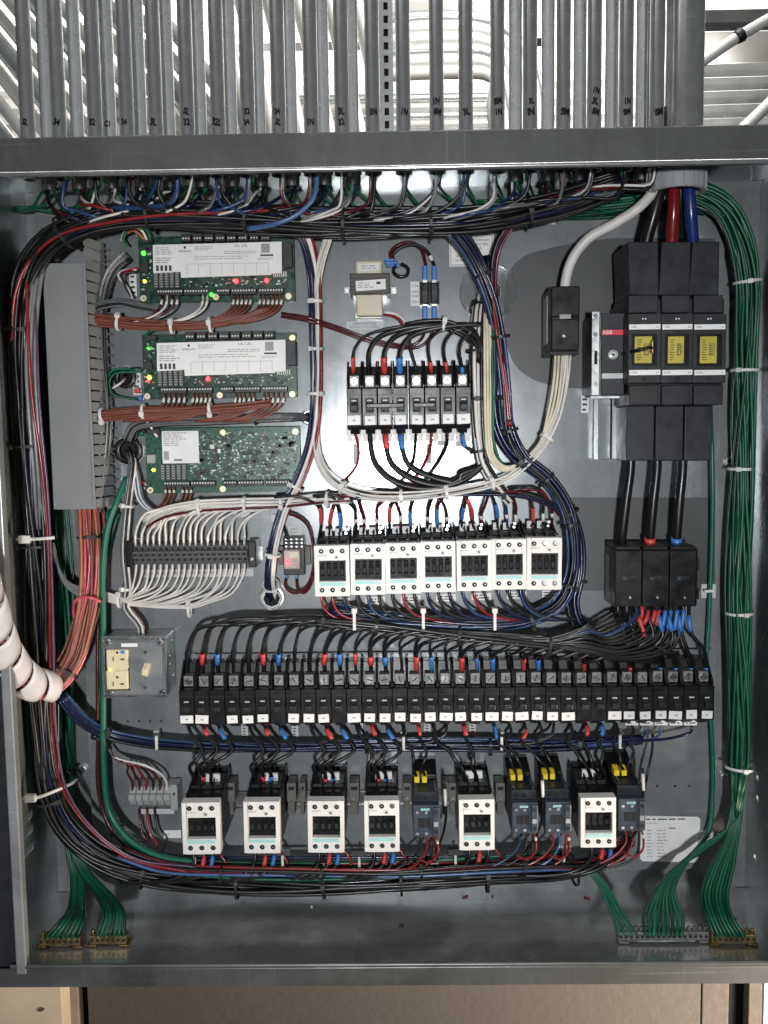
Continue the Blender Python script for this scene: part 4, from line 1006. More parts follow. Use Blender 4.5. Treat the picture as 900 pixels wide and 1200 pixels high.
def grommet(label, px, py, ro, ri, m, h=.008, name='grommet', cat='grommet', dark=True, lip=.003):
    r = root(name, label, cat, px, py, 0); s = mpp(0)
    obj('ring', MB().ring((0, .0003, 0), 'h', ro*s, ri*s, h, 36).mesh('g', .0012, True), m, r)
    if dark: obj('opening', MB().cyl((0, .0001, 0), 'h', ri*s, .0003, 28), 'void', r)
    return r
g = grommet('clear round plastic grommet behind the centre harness', 572, 343, 33, 12, 'clear', .004); s = mpp(0)
obj('inner_collar', MB().ring((0, .0045, 0), 'h', 16*s, 12.2*s, .010, 30).mesh('g', .001, True), 'clear', g); obj('outer_bead', MB().ring((0, .0045, 0), 'h', 33*s, 31*s, .0016, 36).mesh('g', .0004, True), 'clear', g)
g = grommet('steel conduit fitting in the plate below the relay harness', 320, 699, 15, 9, 'dull_steel', .012); obj('locknut', MB().ring((0, .0125, 0), 'h', 12.5*s, 9.2*s, .003, 8).mesh('l', .0008), 'steel', g)
g = grommet('black rubber grommet left of the bottom board', 152, 528, 16, 9.5, 'black', .010); obj('metal_ring', MB().ring((0, .0002, 0), 'h', 18.5*s, 16.2*s, .003, 30).mesh('l', .0006), 'steel', g)
g = grommet('black rubber grommet left of the middle board', 148, 443, 12, 7, 'black', .010); obj('metal_ring', MB().ring((0, .0002, 0), 'h', 14*s, 12.2*s, .003, 30).mesh('l', .0006), 'steel', g)
g = grommet('small steel grommet where grey wires leave beside the bottom board', 362, 489, 9, 5, 'steel', .006)
def relay():
    r = root('control_relay', 'small plug-in relay with a glowing red light', 'relay', 344, 652, .03)
    pbox(r, 'socket', 'black', 332, 629, 357, 674, .002, .020, .001)
    pbox(r, 'rail_clip', 'olive', 326, 640, 332, 662, .002, .014, .0008); pbox(r, 'rail_clip', 'olive', 357, 640, 364, 662, .002, .014, .0008)
    for k in range(3):
        pbox(r, 'terminal_step', 'charcoal', 332.5, 630+k*4.3, 356.5, 633.6+k*4.3, .020, .026-k*.001, .0004)
        for j in range(4): pcyl(r, 'terminal_screw', 'dull_steel', 335.5+j*6, 632+k*4.3, 1.2, .026-k*.001, .0268-k*.001, 8)
    b = pbox(r, 'relay_case', 'relay_clear', 332.5, 645, 351.5, 667, .020, .045, .0012); pbox(r, 'relay_coil', 'cream_tape', 338, 646.5, 350, 654, .0452, .046, .0004)
    pcyl(r, 'indicator_light', 'led_red', 336.5, 659.5, 3.0, .0452, .047, 12, 2.0)
    for x in (335.5, 347.5): pbox(r, 'spade_terminal', 't_blue', x-1.6, 672, x+1.6, 680, .012, .016, .0008)
    return r
relay()
sticker('small label reading light relay above the relay', 335, 617, 354, 627, 0, (('LIGHT', 344.5, 620, 2.6), ('RELAY', 344.5, 624, 2.6)), m='paper_dim')
def terminal_strip():
    r = root('terminal_strip', 'long dark grey terminal strip with white wires above and below', 'terminal strip', 226, 650, .04); n = 19
    X0, Z0, w_, t_ = rect(155, 638, 290, 662, .042); p = w_/n; ox, oz = X0-w_/2-r.location.x, Z0-r.location.z
    bm_ = MB().prism_x([(.006, -t_/2), (.034, -t_/2), (.036, -t_/2+.004), (.036, -.0045), (.042, -.0045), (.042, .0045), (.036, .0055), (.036, t_/2-.003), (.033, t_/2), (.006, t_/2)], -p/2+.00015, p/2-.00015).mesh('tb', .0003)
    hole = MB().cyl((0, 0, 0), 'h', p*.30, .0003, 10).mesh('h'); sq = box_mesh(-p*.32, p*.32, 0, .0003, -.0018, .0018)
    for k in range(n):
        b = obj('terminal', bm_, 'grey_plastic', r, (ox+(k+.5)*p, 0, oz))
        obj('hole', hole, 'void', b, (0, -.0361, t_/2-.0065)); obj('hole', hole, 'void', b, (0, -.0361, -t_/2+.0065)); obj('slot', sq, 'void', b, (0, -.0421, 0))
    for (a, b) in ((147, 155), (290.5, 300)): pbox(r, 'end_stop', 'black', a, 634, b, 665, .006, .044, .0015)
    x, z = loc(r, 295.5, 655, .0441); screw(r, x, .0441, z, .0022, 'dull_steel')
    pbox(r, 'rail', 'steel', 143, 641, 308, 658, .0003, .006, .0003)
terminal_strip()
sticker('pale number strip under the long terminal strip', 166, 667, 297, 676, 1, m='paper_dim', seed=20, ink='ink_grey')
def small_terminals():
    r = root('terminal_strip', 'short light grey terminal strip beside the left bottom contactor', 'terminal strip', 178, 938, .03); n = 6
    X0, Z0, w_, t_ = rect(150, 925, 199, 947, .035); p = w_/n; ox, oz = X0-w_/2-r.location.x, Z0-r.location.z
    bm_ = MB().prism_x([(.004, -t_/2-.004), (.020, -t_/2-.004), (.028, -t_/2+.002), (.030, -.004), (.035, -.003), (.035, .005), (.030, .006), (.026, t_/2), (.004, t_/2+.003)], -p/2+.0004, p/2-.0004).mesh('tb', .0005)
    sl = box_mesh(-p*.28, p*.28, 0, .0003, -.002, .002)
    for k in range(n):
        b = obj('terminal', bm_, 'lightgrey_plastic', r, (ox+(k+.5)*p, 0, oz)); obj('slot', sl, 'ink_grey', b, (0, -.0351, .001))
    pbox(r, 'end_clamp', 'lightgrey_plastic', 199.5, 920, 208, 950, .004, .03, .0012); x, z = loc(r, 204, 930, .0301); screw(r, x, .0301, z, .0024)
    pbox(r, 'number_strip', 'paper_dim', 162, 948, 204, 954, .004, .014, .0002)
small_terminals()
sticker('small white label under the short terminal strip', 192, 973, 212, 982, 0, (('N1', 197, 978, 3.0),)); 
# ================================================================== outlet box
def outlet():
    r = root('outlet_box', 'galvanised box with ivory outlet and toggle switch', 'outlet box', 157, 781, .056); HB = .057
    pbox(r, 'box', 'encl', 121, 747, 194.5, 817, .001, HB-.004, .003); pbox(r, 'cover', 'plate', 120, 745.5, 195, 818, HB-.004, HB-.0015, .001)
    for (u0, v0, u1, v1) in ((121, 747, 194, 749.6), (121, 815, 194, 817.4), (121, 749.6, 123.4, 815), (191.4, 749.6, 194, 815)): pbox(r, 'cover_edge', 'steel', u0, v0, u1, v1, HB-.0015, HB+.0006, .0008)
     
    pbox(r, 'raised_panel', 'plate', 124.5, 752, 190, 813, HB-.0015, HB, .0014, 3)
    for (px, py) in ((186, 753.5), (124.5, 753.5), (188, 811.5), (127, 811.5)): pcyl(r, 'cover_screw', 'steel', px, py, 4.4, HB, HB+.0026, 14, 3.2); pcyl(r, 'screw_recess', 'void', px+.5, py-.5, 1.5, HB+.0026, HB+.0028, 8)
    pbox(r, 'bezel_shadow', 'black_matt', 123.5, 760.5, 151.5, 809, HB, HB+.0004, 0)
    pbox(r, 'receptacle', 'cream', 124.5, 761.5, 150, 784, HB+.0004, HB+.005, .0012); pbox(r, 'receptacle', 'cream', 124.5, 786, 150, 808, HB+.0004, HB+.005, .0012); pbox(r, 'receptacle_bridge', 'cream', 126, 783, 149, 787, HB+.0004, HB+.0038, .0003)
    for y in (772.5, 801.5):
        pbox(r, 'slot', 'ink', 132, y-2.5, 133.2, y+2.5, HB+.005, HB+.0054, 0); pbox(r, 'slot', 'ink', 141, y-.7, 145.5, y+1, HB+.005, HB+.0054, 0); pcyl(r, 'ground_hole', 'void', 137.3, y-7.7, 1.5, HB+.005, HB+.0054, 10)
    pcyl(r, 'pilot_light', 'led_amber', 128.5, 785, 2.0, HB+.0038, HB+.0055, 12, 1.2)
    pbox(r, 'status_dot', 't_blue', 141, 762.5, 146, 766, HB+.005, HB+.0054, 0)
    X, Z = loc(r, 169.5, 786, HB+.01)
    t_ = obj('toggle', MB().prism_x([(HB, -.009), (HB+.003, -.0095), (HB+.011, -.006), (HB+.012, .002), (HB+.004, .008), (HB, .0085)], -.0035, .0035).mesh('t', .001), 'cream', r, (X, 0, Z)); t_.rotation_euler = (0, R(12), 0)
    for y in (764, 805): x, z = loc(r, 170.5, y, HB); screw(r, x, HB, z, .0030)
    pbox(r, 'sticker', 'paper', 142, 754, 161, 758, HB, HB+.0004, 0); 
    for (px, py) in ((201, 755), (200, 770), (200, 780), (201, 797)):
        z = loc(r, 195, py, HB-.02)[1]; X, Z, w_, tt = rect(121, 747, 194.5, 817, HB-.004)
        o = obj('knockout', MB().cyl((0, 0, 0), 'x', .0038, .0006, 12), 'dull_steel', r, (X+w_/2-r.location.x, -(.012+(px % 3)*.008), z))
outlet()
# ================================================================== printed sheet, labels
def sheet():
    r = root('schedule_sheet', 'white printed schedule sheet with rounded corners at lower right', 'label', 785, 983, .001)
    q = P(785, 983, 0); a = [(751, 958), (753, 956), (818, 957), (820.5, 960), (818, 1008), (815, 1010.5), (753, 1009), (750, 1006)]
    obj('sheet', MB().prism_h([loc(r, *p, 0) for p in a], .0002, .0007), 'paper', r)
    pprint(r, 757, 958, 806, 962, 1, .0009, seed=41, m='ink', ragged=0); pprint(r, 757, 963.5, 775, 966, 1, .0009, seed=42); pprint(r, 784, 969, 794, 972, 1, .0009, seed=43, m='ink')
    for k in range(9): pprint(r, 758, 972+k*3.8, 765, 974.6+k*3.8, 1, .0009, seed=44+k, ragged=.1); pprint(r, 770, 972+k*3.8, 782, 974.6+k*3.8, 1, .0009, seed=64+k)
sheet()
for i in range(7):
    x0, y0 = CU[i]; sticker('small printed label under an upper contactor, %s from the left' % nth(i), x0+18, y0+61.5, x0+41, y0+70, 2, m='paper', seed=70+i)
q = root('plate_marking', 'hand-written mark on the plate under the last upper contactor', 'marking', 628, 707, 0); ptext(q, 'Y9', 629, 708, .0003, 6.0, 'ink', rot=R(180))
for i in range(5):
    sticker('small white circuit label under the right end breakers, %s from the left' % nth(i), 733+i*17.2, 841.5, 748+i*17.2, 850, 2, seed=80+i, h=.0006, base_h=.045)
for i, x in enumerate((286, 345, 421, 500, 553)):
    sticker('upright circuit label below the breakers, %s from the left' % nth(i), x-3, 848, x+4.5, 866, 5, seed=90+i, m='paper_dim')
for i, (x, y, w_, h_) in enumerate(((173, 284, 7, 1), (152, 320, 8, 27), (156, 437, 9, 26))):
    if i: sticker('pale board label left of the '+('top' if i == 1 else 'middle')+' controller board', x, y, x+w_, y+h_, 4, seed=100+i)
for i, (x, y) in enumerate(((146, 380), (258, 378))): sticker('white cable marker flag on the upper brown wires, '+('left' if i == 0 else 'right')+' one', x, y, x+(16 if i == 0 else 14), y+(6 if i == 0 else 2.2), 0, base_h=.012)
for i, (x, y) in enumerate(((184, 601), (275, 598), (318, 603))): sticker('pale marker plate among the white wires, %s from the left' % nth(i), x, y, x+18, y+8, 0, m='paper_dim', base_h=.006)
# ================================================================== ground bars on the floor
def ground_bar(label, x0, x1, y, m, n, hz=.011, yoff=0):
    a, b = Fl(x0, y), Fl(x1, y); L = b.x-a.x
    r = thing('ground_bar', label, 'ground bar', ((a.x+b.x)/2, (a.y+b.y)/2, -EH/2), 'ground bars on the cabinet floor')
    obj('bar', box_mesh(-L/2, L/2, -.006, .006, .004, .004+hz, .0008), m, r); 
    for s in (-1, 1): obj('foot', box_mesh(s*L*.44-.006, s*L*.44+.006, -.008, .008, .0002, .0039, .0005), m, r)
    p = L/n
    sm = MB().cyl((0, .0, .0152), 'z', p*.34, .0045, 12).mesh('s', .0004); hm = MB().cyl((0, .00605, 0), 'h', p*.27, .0005, 10).mesh('h'); sl = MB().box(-p*.3, p*.3, -.0005, .0005, .0198, .0200).mesh('sl')
    for k in range(n):
        sc_ = obj('screw', sm, m, r, (-L/2+(k+.5)*p, 0, 0)); o = obj('slot', sl, 'void', sc_); o.rotation_euler = (0, 0, random.uniform(0, 3))
        obj('wire_hole', hm, 'void', r, (-L/2+(k+.5)*p, 0, .0095))
    return r
ground_bar('leftmost brass ground bar with green wires', 48, 96, 1109, 'brass', 7)
ground_bar('second brass ground bar from the left with green wires', 107, 150, 1107, 'brass', 7)
ground_bar('long grey ground bar with many screws at lower right', 723, 829, 1103, 'lug', 17)
ground_bar('brass ground bar in the lower right corner', 832, 884, 1106, 'brass', 8)
# ================================================================== big cables
def V(x, h, z): return Vector((x, -h, z))
cx_b = P(793, 205, .087).x
for lab, col, tx, ty, ex, dx_ in (('thick black cable from the grey bushing to the disconnect', 'black', 757, 288, 776, -.016), ('thick red cable from the grey bushing to the disconnect', 'bigred', 787, 288, 791, -.001), ('thick blue cable from the grey bushing to the disconnect', 'bigblue', 812, 288, 807, .016)):
    wire(lab, col, 13.5, [V(cx_b+dx_, .10, HH+.06), V(cx_b+dx_, .10, HH-.02), P((ex+tx)/2, 250, .08), P(tx, 286, .070), P(tx-1, 305, .066)], n=14, cat='cable')
wire('thick white neutral cable curving from bushing to neutral block', 'white', 11.5, [V(cx_b-.020, .10, HH+.05), V(cx_b-.021, .10, HH-.025), P(752, 240, .085), P(722, 261, .075), P(690, 279, .07), P(671, 303, .062), P(663, 328, .055), P(661, 345, .05)], n=14, cat='cable')
wire('green wire hanging between the thick red and blue cables', 'green', 6, [V(cx_b+.006, .09, HH-.01), P(800, 240, .06), P(803, 270, .03), P(806, 300, .01)])
for lab, tm, x0, x1 in (('black cable from disconnect to distribution block, left of three', None, 739, 729), ('black cable with red tape from disconnect to distribution block', 't_red', 770, 762), ('black cable with blue tape from disconnect to distribution block', 't_blue', 800, 793)):
    wire(lab, 'black', 11, [(x0-1, 525, .05), (x0, 545, .05), ((x0+x1)/2-.5, 590, .05), (x1, 630, .045), (x1-1, 652, .035)], [(.80, .94, tm)] if tm else (), n=12, cat='cable')

# ================================================================== the large harness round the cabinet
blk = ['black']*5
BIGH = harness('large black wire harness looping round the top, left side and bottom', [(728, 214, .085), (690, 226, .08), (640, 242, .08), (560, 257, .08), (460, 263, .08), (380, 262, .08), (300, 256, .08), (200, 251, .08), (130, 254, .08), (85, 268, .08), (52, 292, .075), (32, 330, .07), (25, 400, .07), (30, 480, .07), (40, 600, .065), (46, 700, .065), (51, 850, .065), (57, 915, .065), (76, 965, .065), (115, 1002, .065), (180, 1025, .065), (260, 1033, .065), (360, 1034, .065), (470, 1030, .065), (570, 1026, .065), (650, 1022, .06), (700, 1010, .05), (738, 984, .03)], 36, 13.5, 5, ['black']*9+['maroon']+['black']*8+['navy']+['black']*6+['red']+['black']*4,
        ties=(.05, .1, .15, .2, .25, .30, .36, .42, .48, .55, .63, .70, .76, .81, .86, .91, .96), taper=lambda t: 1.0 if t < .72 else 1-.5*(t-.72)/.28, jit=.3, step=.011)
wire('red wire on the outside of the harness at upper left', 'red', 3.8, [(330, 246, .1), (260, 249, .1), (190, 252, .1), (120, 262, .1), (70, 275, .097), (35, 305, .09), (18, 345, .088), (14, 400, .085)])
wire('long red wire running down in front of the left harness', 'red', 3.6, [(31, 330, .088), (33, 400, .09), (38, 470, .088), (48, 540, .085), (55, 610, .082), (58, 690, .082), (59, 780, .082), (62, 860, .083), (72, 920, .083), (100, 965, .083), (150, 1005, .083), (220, 1022, .083)])
wire('lilac wire beside the red one down the left harness', 'lilac', 3, [(42, 360, .086), (46, 470, .088), (56, 580, .085), (61, 680, .085), (63, 780, .085), (66, 860, .085), (78, 925, .085), (108, 970, .085), (158, 1006, .085), (230, 1016, .08)])
wire('blue wire on top of the upper left harness', 'blue', 6.5, [(208, 206, .11), (207, 225, .105), (200, 238, .10), (175, 243, .098), (130, 245, .095), (90, 252, .09)])
wire('bright blue wire crossing the top harness above the boards', 'lightblue', 6, [(372, 203, .115), (368, 230, .105), (350, 250, .1), (320, 263, .098), (290, 268, .09)])
# pale clear-sleeved wires in the left gutter
for i, (a, b) in enumerate(((44, 36), (48, 41), (39, 31))):
    wire('pale grey wire in the left gutter, %s from the left' % nth((1, 2, 0)[i]), 'pale', 4.5, [(60+i*4, 282, .05), (a+4, 310, .072), (a-4+i, 350, .083), (b, 420, .085), (b+4, 500, .084), (b+9, 560, .08), (b+12, 620, .072)])
for i in range(4):
    wire('pale grey wire slanting from left gutter to white bundle, %s from the top' % nth(i), 'pale', 4, [(62, 645-i*3, .055), (68, 665, .05), (80, 683+i*2, .04), (98, 690+i*3, .03), (125, 698+i*2, .025)])

gr = ['green', 'green', 'darkgreen', 'green', 'darkgreen']
GRB = harness('thick green ground wire bundle curving down the right side', [(560, 249, .008), (640, 246, .01), (715, 240, .012), (770, 230, .02), (812, 226, .03), (846, 243, .032), (866, 278, .03), (876, 330, .025), (874, 400, .022), (869, 540, .02), (866, 680, .022), (868, 790, .025), (867, 880, .03), (861, 958, .04)], 30, 10.5, 3.9, gr, ties=(.37, .47, .585, .755, .95), tm='tie_white', jit=.5, step=.010, taper=lambda t: 1 if t < .93 else 1-.75*(t-.93)/.07)
GLB = harness('green ground wire bundle down the left gutter behind black harness', [(60, 270, -.004), (56, 330, -.004), (56, 400, -.004), (60, 500, -.004), (66, 600, -.004), (73, 700, -.002), (76, 800, .0), (77, 900, .002), (84, 980, .01), (90, 1018, .02)], 18, 10, 4.4, gr, ties=(.55, .86), tm='tie_black', jit=.3, step=.012, taper=lambda t: 1 if t < .9 else 1-.7*(t-.9)/.1)
# wires from the conduit fittings into the harness
HY = [(30, 300), (60, 280), (85, 268), (130, 254), (200, 250), (300, 255), (380, 261), (460, 262), (560, 256), (640, 241), (700, 224), (760, 214)]
def hy(x):
    if x <= HY[0][0]: return HY[0][1]
    for (a, b), (c, d) in zip(HY, HY[1:]):
        if a <= x <= c: return b+(d-b)*(x-a)/(c-a)
    return HY[-1][1]
cs = sorted(CONDUITS); rnd = random.Random(3)
pal = ['black', 'white', 'black', 'maroon', 'black', 'white', 'navy', 'black', 'grey', 'black', 'white', 'black', 'black', 'blue', 'black', 'red', 'pale']
for j, (x, h) in enumerate(cs):
    xw = P(x, 156, h-SUB).x; r0 = .0045
    if x < 45: continue
    nm = 'rear' if h < .1 else 'front'
    used = set()
    for k in range(3 if j % 3 == 0 else 2):
        c = pal[(j*3+k*5+rnd.randint(0, 2)) % len(pal)]
        while c in used: c = pal[rnd.randint(0, len(pal)-1)]
        used.add(c)
        if x < 330: sw = rnd.uniform(18, 55)*(1 if (x < 110 or rnd.random() < .45) else -1)
        else: sw = -rnd.uniform(28, 85)
        if x > 690: sw = -rnd.uniform(60, 110)
        xs = xw+rnd.uniform(-r0, r0); hs = h+rnd.uniform(-r0, r0); he = .085+rnd.uniform(0, .02)
        xt = x+sw; ye = hy(xt)-rnd.uniform(2, 8)
        dip = rnd.uniform(.35, .7)
        wire('%s wire dropping from the %s conduit fitting from the left into the harness' % (c, nth(j)), c, 4.0 if c != 'white' else 3.0,
             [V(xs, hs, HH+.004), V(xs, hs, HH-.020), P(x+sw*.10, 205+(ye-205)*dip*1.2, (hs-SUB)*.5+he*.5), P(x+sw*.45, 205+(ye-205)*.85, he), P(xt, ye, he), P(xt+sw*.6, hy(xt+sw*.6)+3, .062)], n=6, step=.008, into=BIGH)
    # green ground wire swinging down behind
    sw = rnd.uniform(20, 60)*(1 if x > 250 else rnd.choice((-1, 1))); xs = xw+rnd.uniform(-r0, r0)
    wire('green ground wire looping down behind from the %s conduit fitting from the left' % nth(j), 'green' if rnd.random() < .6 else 'darkgreen', 3.8,
         [V(xs, h, HH+.004), V(xs, h, HH-.02), P(x+sw*.15, 226, .035), P(x+sw*.5, 240+rnd.uniform(0, 8), .02), P(x+sw, 244+rnd.uniform(-3, 5), .02), P(x+sw+40, 246+rnd.uniform(-3, 5), .015)], n=6, step=.008, into=GRB)

# ================================================================== green ground bundles
def to_bar(px, py, up=.010): return Fl(px, py, up)
rb = Fl(775, 1103).y; hb_ = -rb-SUB
for k in range(13):
    xe = 757+k*5.2 if k < 9 else 726+(k-9)*7; e = to_bar(xe, 1097, .014); t = k/8
    if k < 9: wire('green wire fanning to the long ground bar, %s from the left' % nth(k), 'green' if k % 3 else 'darkgreen', 4.2, [P(866+rnd.uniform(-7, 7), 905, .035), P(862+rnd.uniform(-6, 6), 950, .042), P(851-t*2, 974, .047), P(825-t*8, 996, .055), P(785+t*12, 1023, .07), P(768+t*22, 1046, .09), P(xe-3+t*4, 1075, hb_-.008), e], n=6, into=GRB)
    else: wire('thin green wire dropping from bottom harness to long ground bar, %s from the left' % nth(k-9), 'teal' if k % 2 else 'green', 3.4, [P(640+(k-9)*4, 1008, .06), P(680+(k-9)*3, 1016, .065), P(700+(k-9)*3, 1035, .075), P(715+(k-9)*4, 1065, .10), e], n=6)
for k in range(8):
    xe = 838+k*5; e = to_bar(xe, 1098, .014)
    wire('green wire dropping to the corner ground bar, %s from the left' % nth(k), 'green' if k % 3 else 'darkgreen', 4.2, [P(862+k*1.6, 905, .03), P(856+k*1.8, 950, .04), P(852+k*1.8, 980, .05), P(832+k*3.8, 1018, .07), P(822+k*4.3, 1050, .09), P(830+k*4.2, 1078, -e.y-SUB-.010), e], n=6, into=GRB)
for k in range(7):
    e = to_bar(52+k*6.3, 1100, .014); wire('green wire ending at the leftmost ground bar, %s from the left' % nth(k), 'green' if k % 3 else 'darkgreen', 4.2, [P(72+k*2.2, 955, .01), P(79+k*2.4, 1000, .018), P(84+k*2.3, 1030, .03), P(82+k*2.8, 1060, .06), P(70+k*4.6, 1080, -e.y-SUB-.01), e], n=6, into=GLB)
    e = to_bar(112+k*5.4, 1098, .014); wire('green wire ending at the second ground bar, %s from the left' % nth(k), 'green' if k % 3 else 'darkgreen', 4.2, [P(74+k*2, 955, .01), P(84+k*1.8, 1000, .02), P(95+k*2.1, 1024, .03), P(112+k*3, 1048, .055), P(121+k*4.2, 1074, -e.y-SUB-.014), e], n=6, into=GLB)
wire('single green wire running down the right edge of the plate', 'teal', 5.5, [(832, 470, .02), (835, 560, .02), (834, 640, .015), (831, 720, .012), (828, 790, .012), (834, 860, .012), (835, 930, .014), (830, 975, .02), (812, 1000, .04), (785, 1025, .065), (770, 1060, .095), to_bar(766, 1097, .014)], n=7)
for i, (px, py) in enumerate(((830, 693), (827, 982))):
    r = root('tie_mount', 'white adhesive tie mount on the right green wire, '+('upper' if i == 0 else 'lower')+' one', 'tie mount', px, py, .003); pbox(r, 'pad', 'paper_dim', px-8, py-8.5, px+9, py+8, .0003, .004, .0006); pbox(r, 'strap', 'tie_white', px-4, py-1.6, px+7, py+1.6, .0135, .0175, .0008)

# white cable ties anchored at the sides
for i, pts in enumerate((((20, 632, .085), (35, 632, .092), (52, 631, .093), (64, 630, .09)), ((22, 935, .085), (42, 935, .092), (62, 928, .094), (80, 920, .07), (90, 914, .02)))):
    o = wire('white nylon strap round the left harness, '+('upper' if i == 0 else 'lower')+' one', 'white', 4, pts, name='cable_tie', cat='cable tie')
    q = P(pts[1][0]-6, pts[1][1], .094); obj('tie_head', box_mesh(-.007, .007, -.003, .004, -.005, .005, .001), 'tie_white', o, q)

# ================================================================== feeds above the long breaker row
harness('black feed bundle running above the long breaker row', [(300, 727, .056), (340, 727, .060), (380, 728, .062), (450, 735, .062), (520, 743, .062), (600, 750, .062), (660, 756, .06), (720, 764, .055), (770, 768, .05)], 14, 6.5, 5, ['black', 'black', 'black', 'black', 'navy'], ties=(.16, .3, .5, .72), tm='tie_black', jit=.35, taper=lambda t: min(1, .25+t*3))
TU = {1: 't_red', 2: 't_blue', 5: 't_red', 6: 't_blue', 9: 't_red', 10: 't_blue', 11: 't_red', 12: 't_red', 13: 't_blue', 15: 't_red', 16: 't_blue', 18: 't_red', 19: 't_blue', 20: 't_blue', 22: 't_red', 23: 't_blue', 26: 't_red', 29: 't_red', 31: 't_blue', 32: 't_blue', 33: 't_blue', 34: 't_blue'}
thin = {3, 7, 11, 14, 16, 17, 19, 21, 25}
def bun(x): # bundle height in the photograph
    pts = [(230, 733), (300, 727), (380, 728), (450, 735), (520, 743), (600, 750), (660, 756), (720, 764), (780, 768)]
    for (a, b), (c, d) in zip(pts, pts[1:]):
        if x <= c: return b+(d-b)*(x-a)/(c-a)
    return 768
for i in range(NB):
    x = bx(i)+1; y0 = 787+i*.05; w_ = 3.6 if i in thin else 5.2
    tp = [(.10, .20, TU[i])] if i in TU else []
    lab = 'black%s feed wire into the top of the %s lower-row breaker' % (' '+TU[i][2:]+'-taped' if i in TU else '', nth(i))
    if i < 27:
        yb = bun(x+55)
        rise = min(34, y0-8-yb)
        wire(lab, 'black', w_, [(x, y0+3, .040), (x-1+rnd.uniform(-1, 1), y0-14, .046), (x+rnd.uniform(-2, 1), 787-rise*.75, .056), (x+9+rnd.uniform(-2, 3), yb+9, .064), (x+28, yb+2+rnd.uniform(-2, 2), .066), (x+60, bun(x+60)+rnd.uniform(-3, 3), .064), (x+110, bun(x+110)+rnd.uniform(-3, 2), .06)], tp and [((.075 if i < 12 else .05)+rnd.uniform(-.01, .02), (.17 if i < 12 else .14)+rnd.uniform(0, .03), TU[i])])
    else:
        xs = 727+(i-27)*11.5
        wire(lab, 'black', 4.6, [(x, y0+3, .040), (x-2, y0-12, .05), (x-12+(i-30)*2, y0-28, .06), (xs+4, 745, .06), (xs, 728, .058), (xs, 708, .05)], tp and [(.04, .13, TU[i]), (.68, .88, TU[i])])
# loops from the distribution block back into the feed bundle
for k in range(12):
    t = k/11; xs = 724+t*76; tp = () if k < 4 else ((.04, .15, 't_red' if k < 8 else 't_blue'),)
    dep = 736+t*36+rnd.uniform(-3, 3); lx = 640+rnd.uniform(-12, 10)
    wire('black%s wire looping left under the distribution block, %s from the left' % ('' if k < 4 else (' red-taped' if k < 8 else ' blue-taped'), nth(k)), 'black' if k != 3 else 'blue', 4.4, [(xs, 706, .045+rnd.uniform(0, .012)), (xs+rnd.uniform(-1, 2), 720, .055), (xs-6-t*6, dep-14, .06), (xs-30-t*26, dep, .066), (690-t*6+rnd.uniform(-6, 6), dep-4-t*4, .068), (lx+15, 747+t*10, .066), (lx-30, 744+t*8, .062)], tp)
# ================================================================== long breaker row down to the bottom contactors
TL = {1: 't_red', 2: 't_blue', 5: 't_red', 6: 't_blue', 9: 't_red', 10: 't_blue', 12: 't_red', 13: 't_blue', 15: 't_red', 18: 't_red', 20: 't_blue', 22: 't_red', 26: 't_red', 27: 't_blue', 30: 't_blue', 31: 't_blue'}
TG = [(0, 227, 918), (1, 238, 912), (2, 247, 912), (4, 299, 918), (5, 308, 912), (6, 317, 912), (8, 372, 918), (9, 381, 914), (10, 390, 914), (11, 436, 916), (12, 443, 914), (13, 452, 914), (14, 489, 920), (15, 499, 918), (16, 545, 918), (18, 557, 912), (20, 606, 917), (21, 616, 917), (22, 645, 916), (23, 654, 916), (25, 692, 915), (26, 700, 911), (27, 709, 912), (28, 733, 912), (29, 741, 912)]
for (i, ex, ey) in TG:
    x = bx(i); d = ex-x; s = 12 if i < 14 else (-2 if i > 20 else 6)
    tp = [(.06, .19, TL[i])] if i in TL else []
    if i in (1, 5, 9, 12, 18, 26): tp.append((.90, .99, 't_red'))
    if i in (6, 10, 13): tp.append((.90, .99, 't_blue'))
    if i in (22, 28): tp.append((.86, .97, 't_red'))
    if i in (23,): tp.append((.86, .97, 't_blue'))
    wire('black%s wire from the %s lower-row breaker down to a bottom contactor' % (' '+TL[i][2:]+'-taped' if i in TL else '', nth(i)), 'black', 4.6 if i not in (14, 15, 20, 21, 22, 23, 28, 29) else 3.6,
         [(x+1, 847, .038), (x+4, 858, .044), (x+s, 870, .05), (x+s+max(6, d*.35), 879, .056), (x+s*.6+d*.6, 890, .062), (ex-5, 898, .062), (ex, ey-6, .056), (ex, ey+5, .046)], tp)
for i, ex in ((24, 560), (17, 470)):
    x = bx(i); wire('black wire looping from the %s lower-row breaker into the blue harness' % nth(i), 'black', 3.6, [(x, 847, .038), (x-2, 860, .044), (x-20, 870, .046), (x-60, 872, .044)])
for i, c, d in ((30, 'blue', 868), (31, 'lightblue', 866), (33, 'navy', 862)):
    x = bx(i); wire('%s wire looping left from the %s lower-row breaker' % (c, nth(i)), c, 3.6, [(x, 847, .038), (x, 857, .04), (x-5, d-2, .044), (x-30, d+4, .046), (x-70, d+6, .046), (x-110, d+4, .044)])
wire('thin black wire dropping past the last small contactor', 'black', 3, [(765, 860, .04), (764, 880, .05), (758, 910, .06), (755, 930, .05)])
for k, (px, py) in enumerate(((521, 918), (635, 908), (753, 900), (750, 915))):
    if k > 2: continue
    wire('short black wire with white marker beside small contactor, %s from the left' % nth(k), 'black', 3.2, [(px, py, .085), (px+1, py+20, .09), (px+1, py+45, .09), (px-8, py+75, .08), (px-25, py+95, .07)], [(.08, .2, 't_white')])
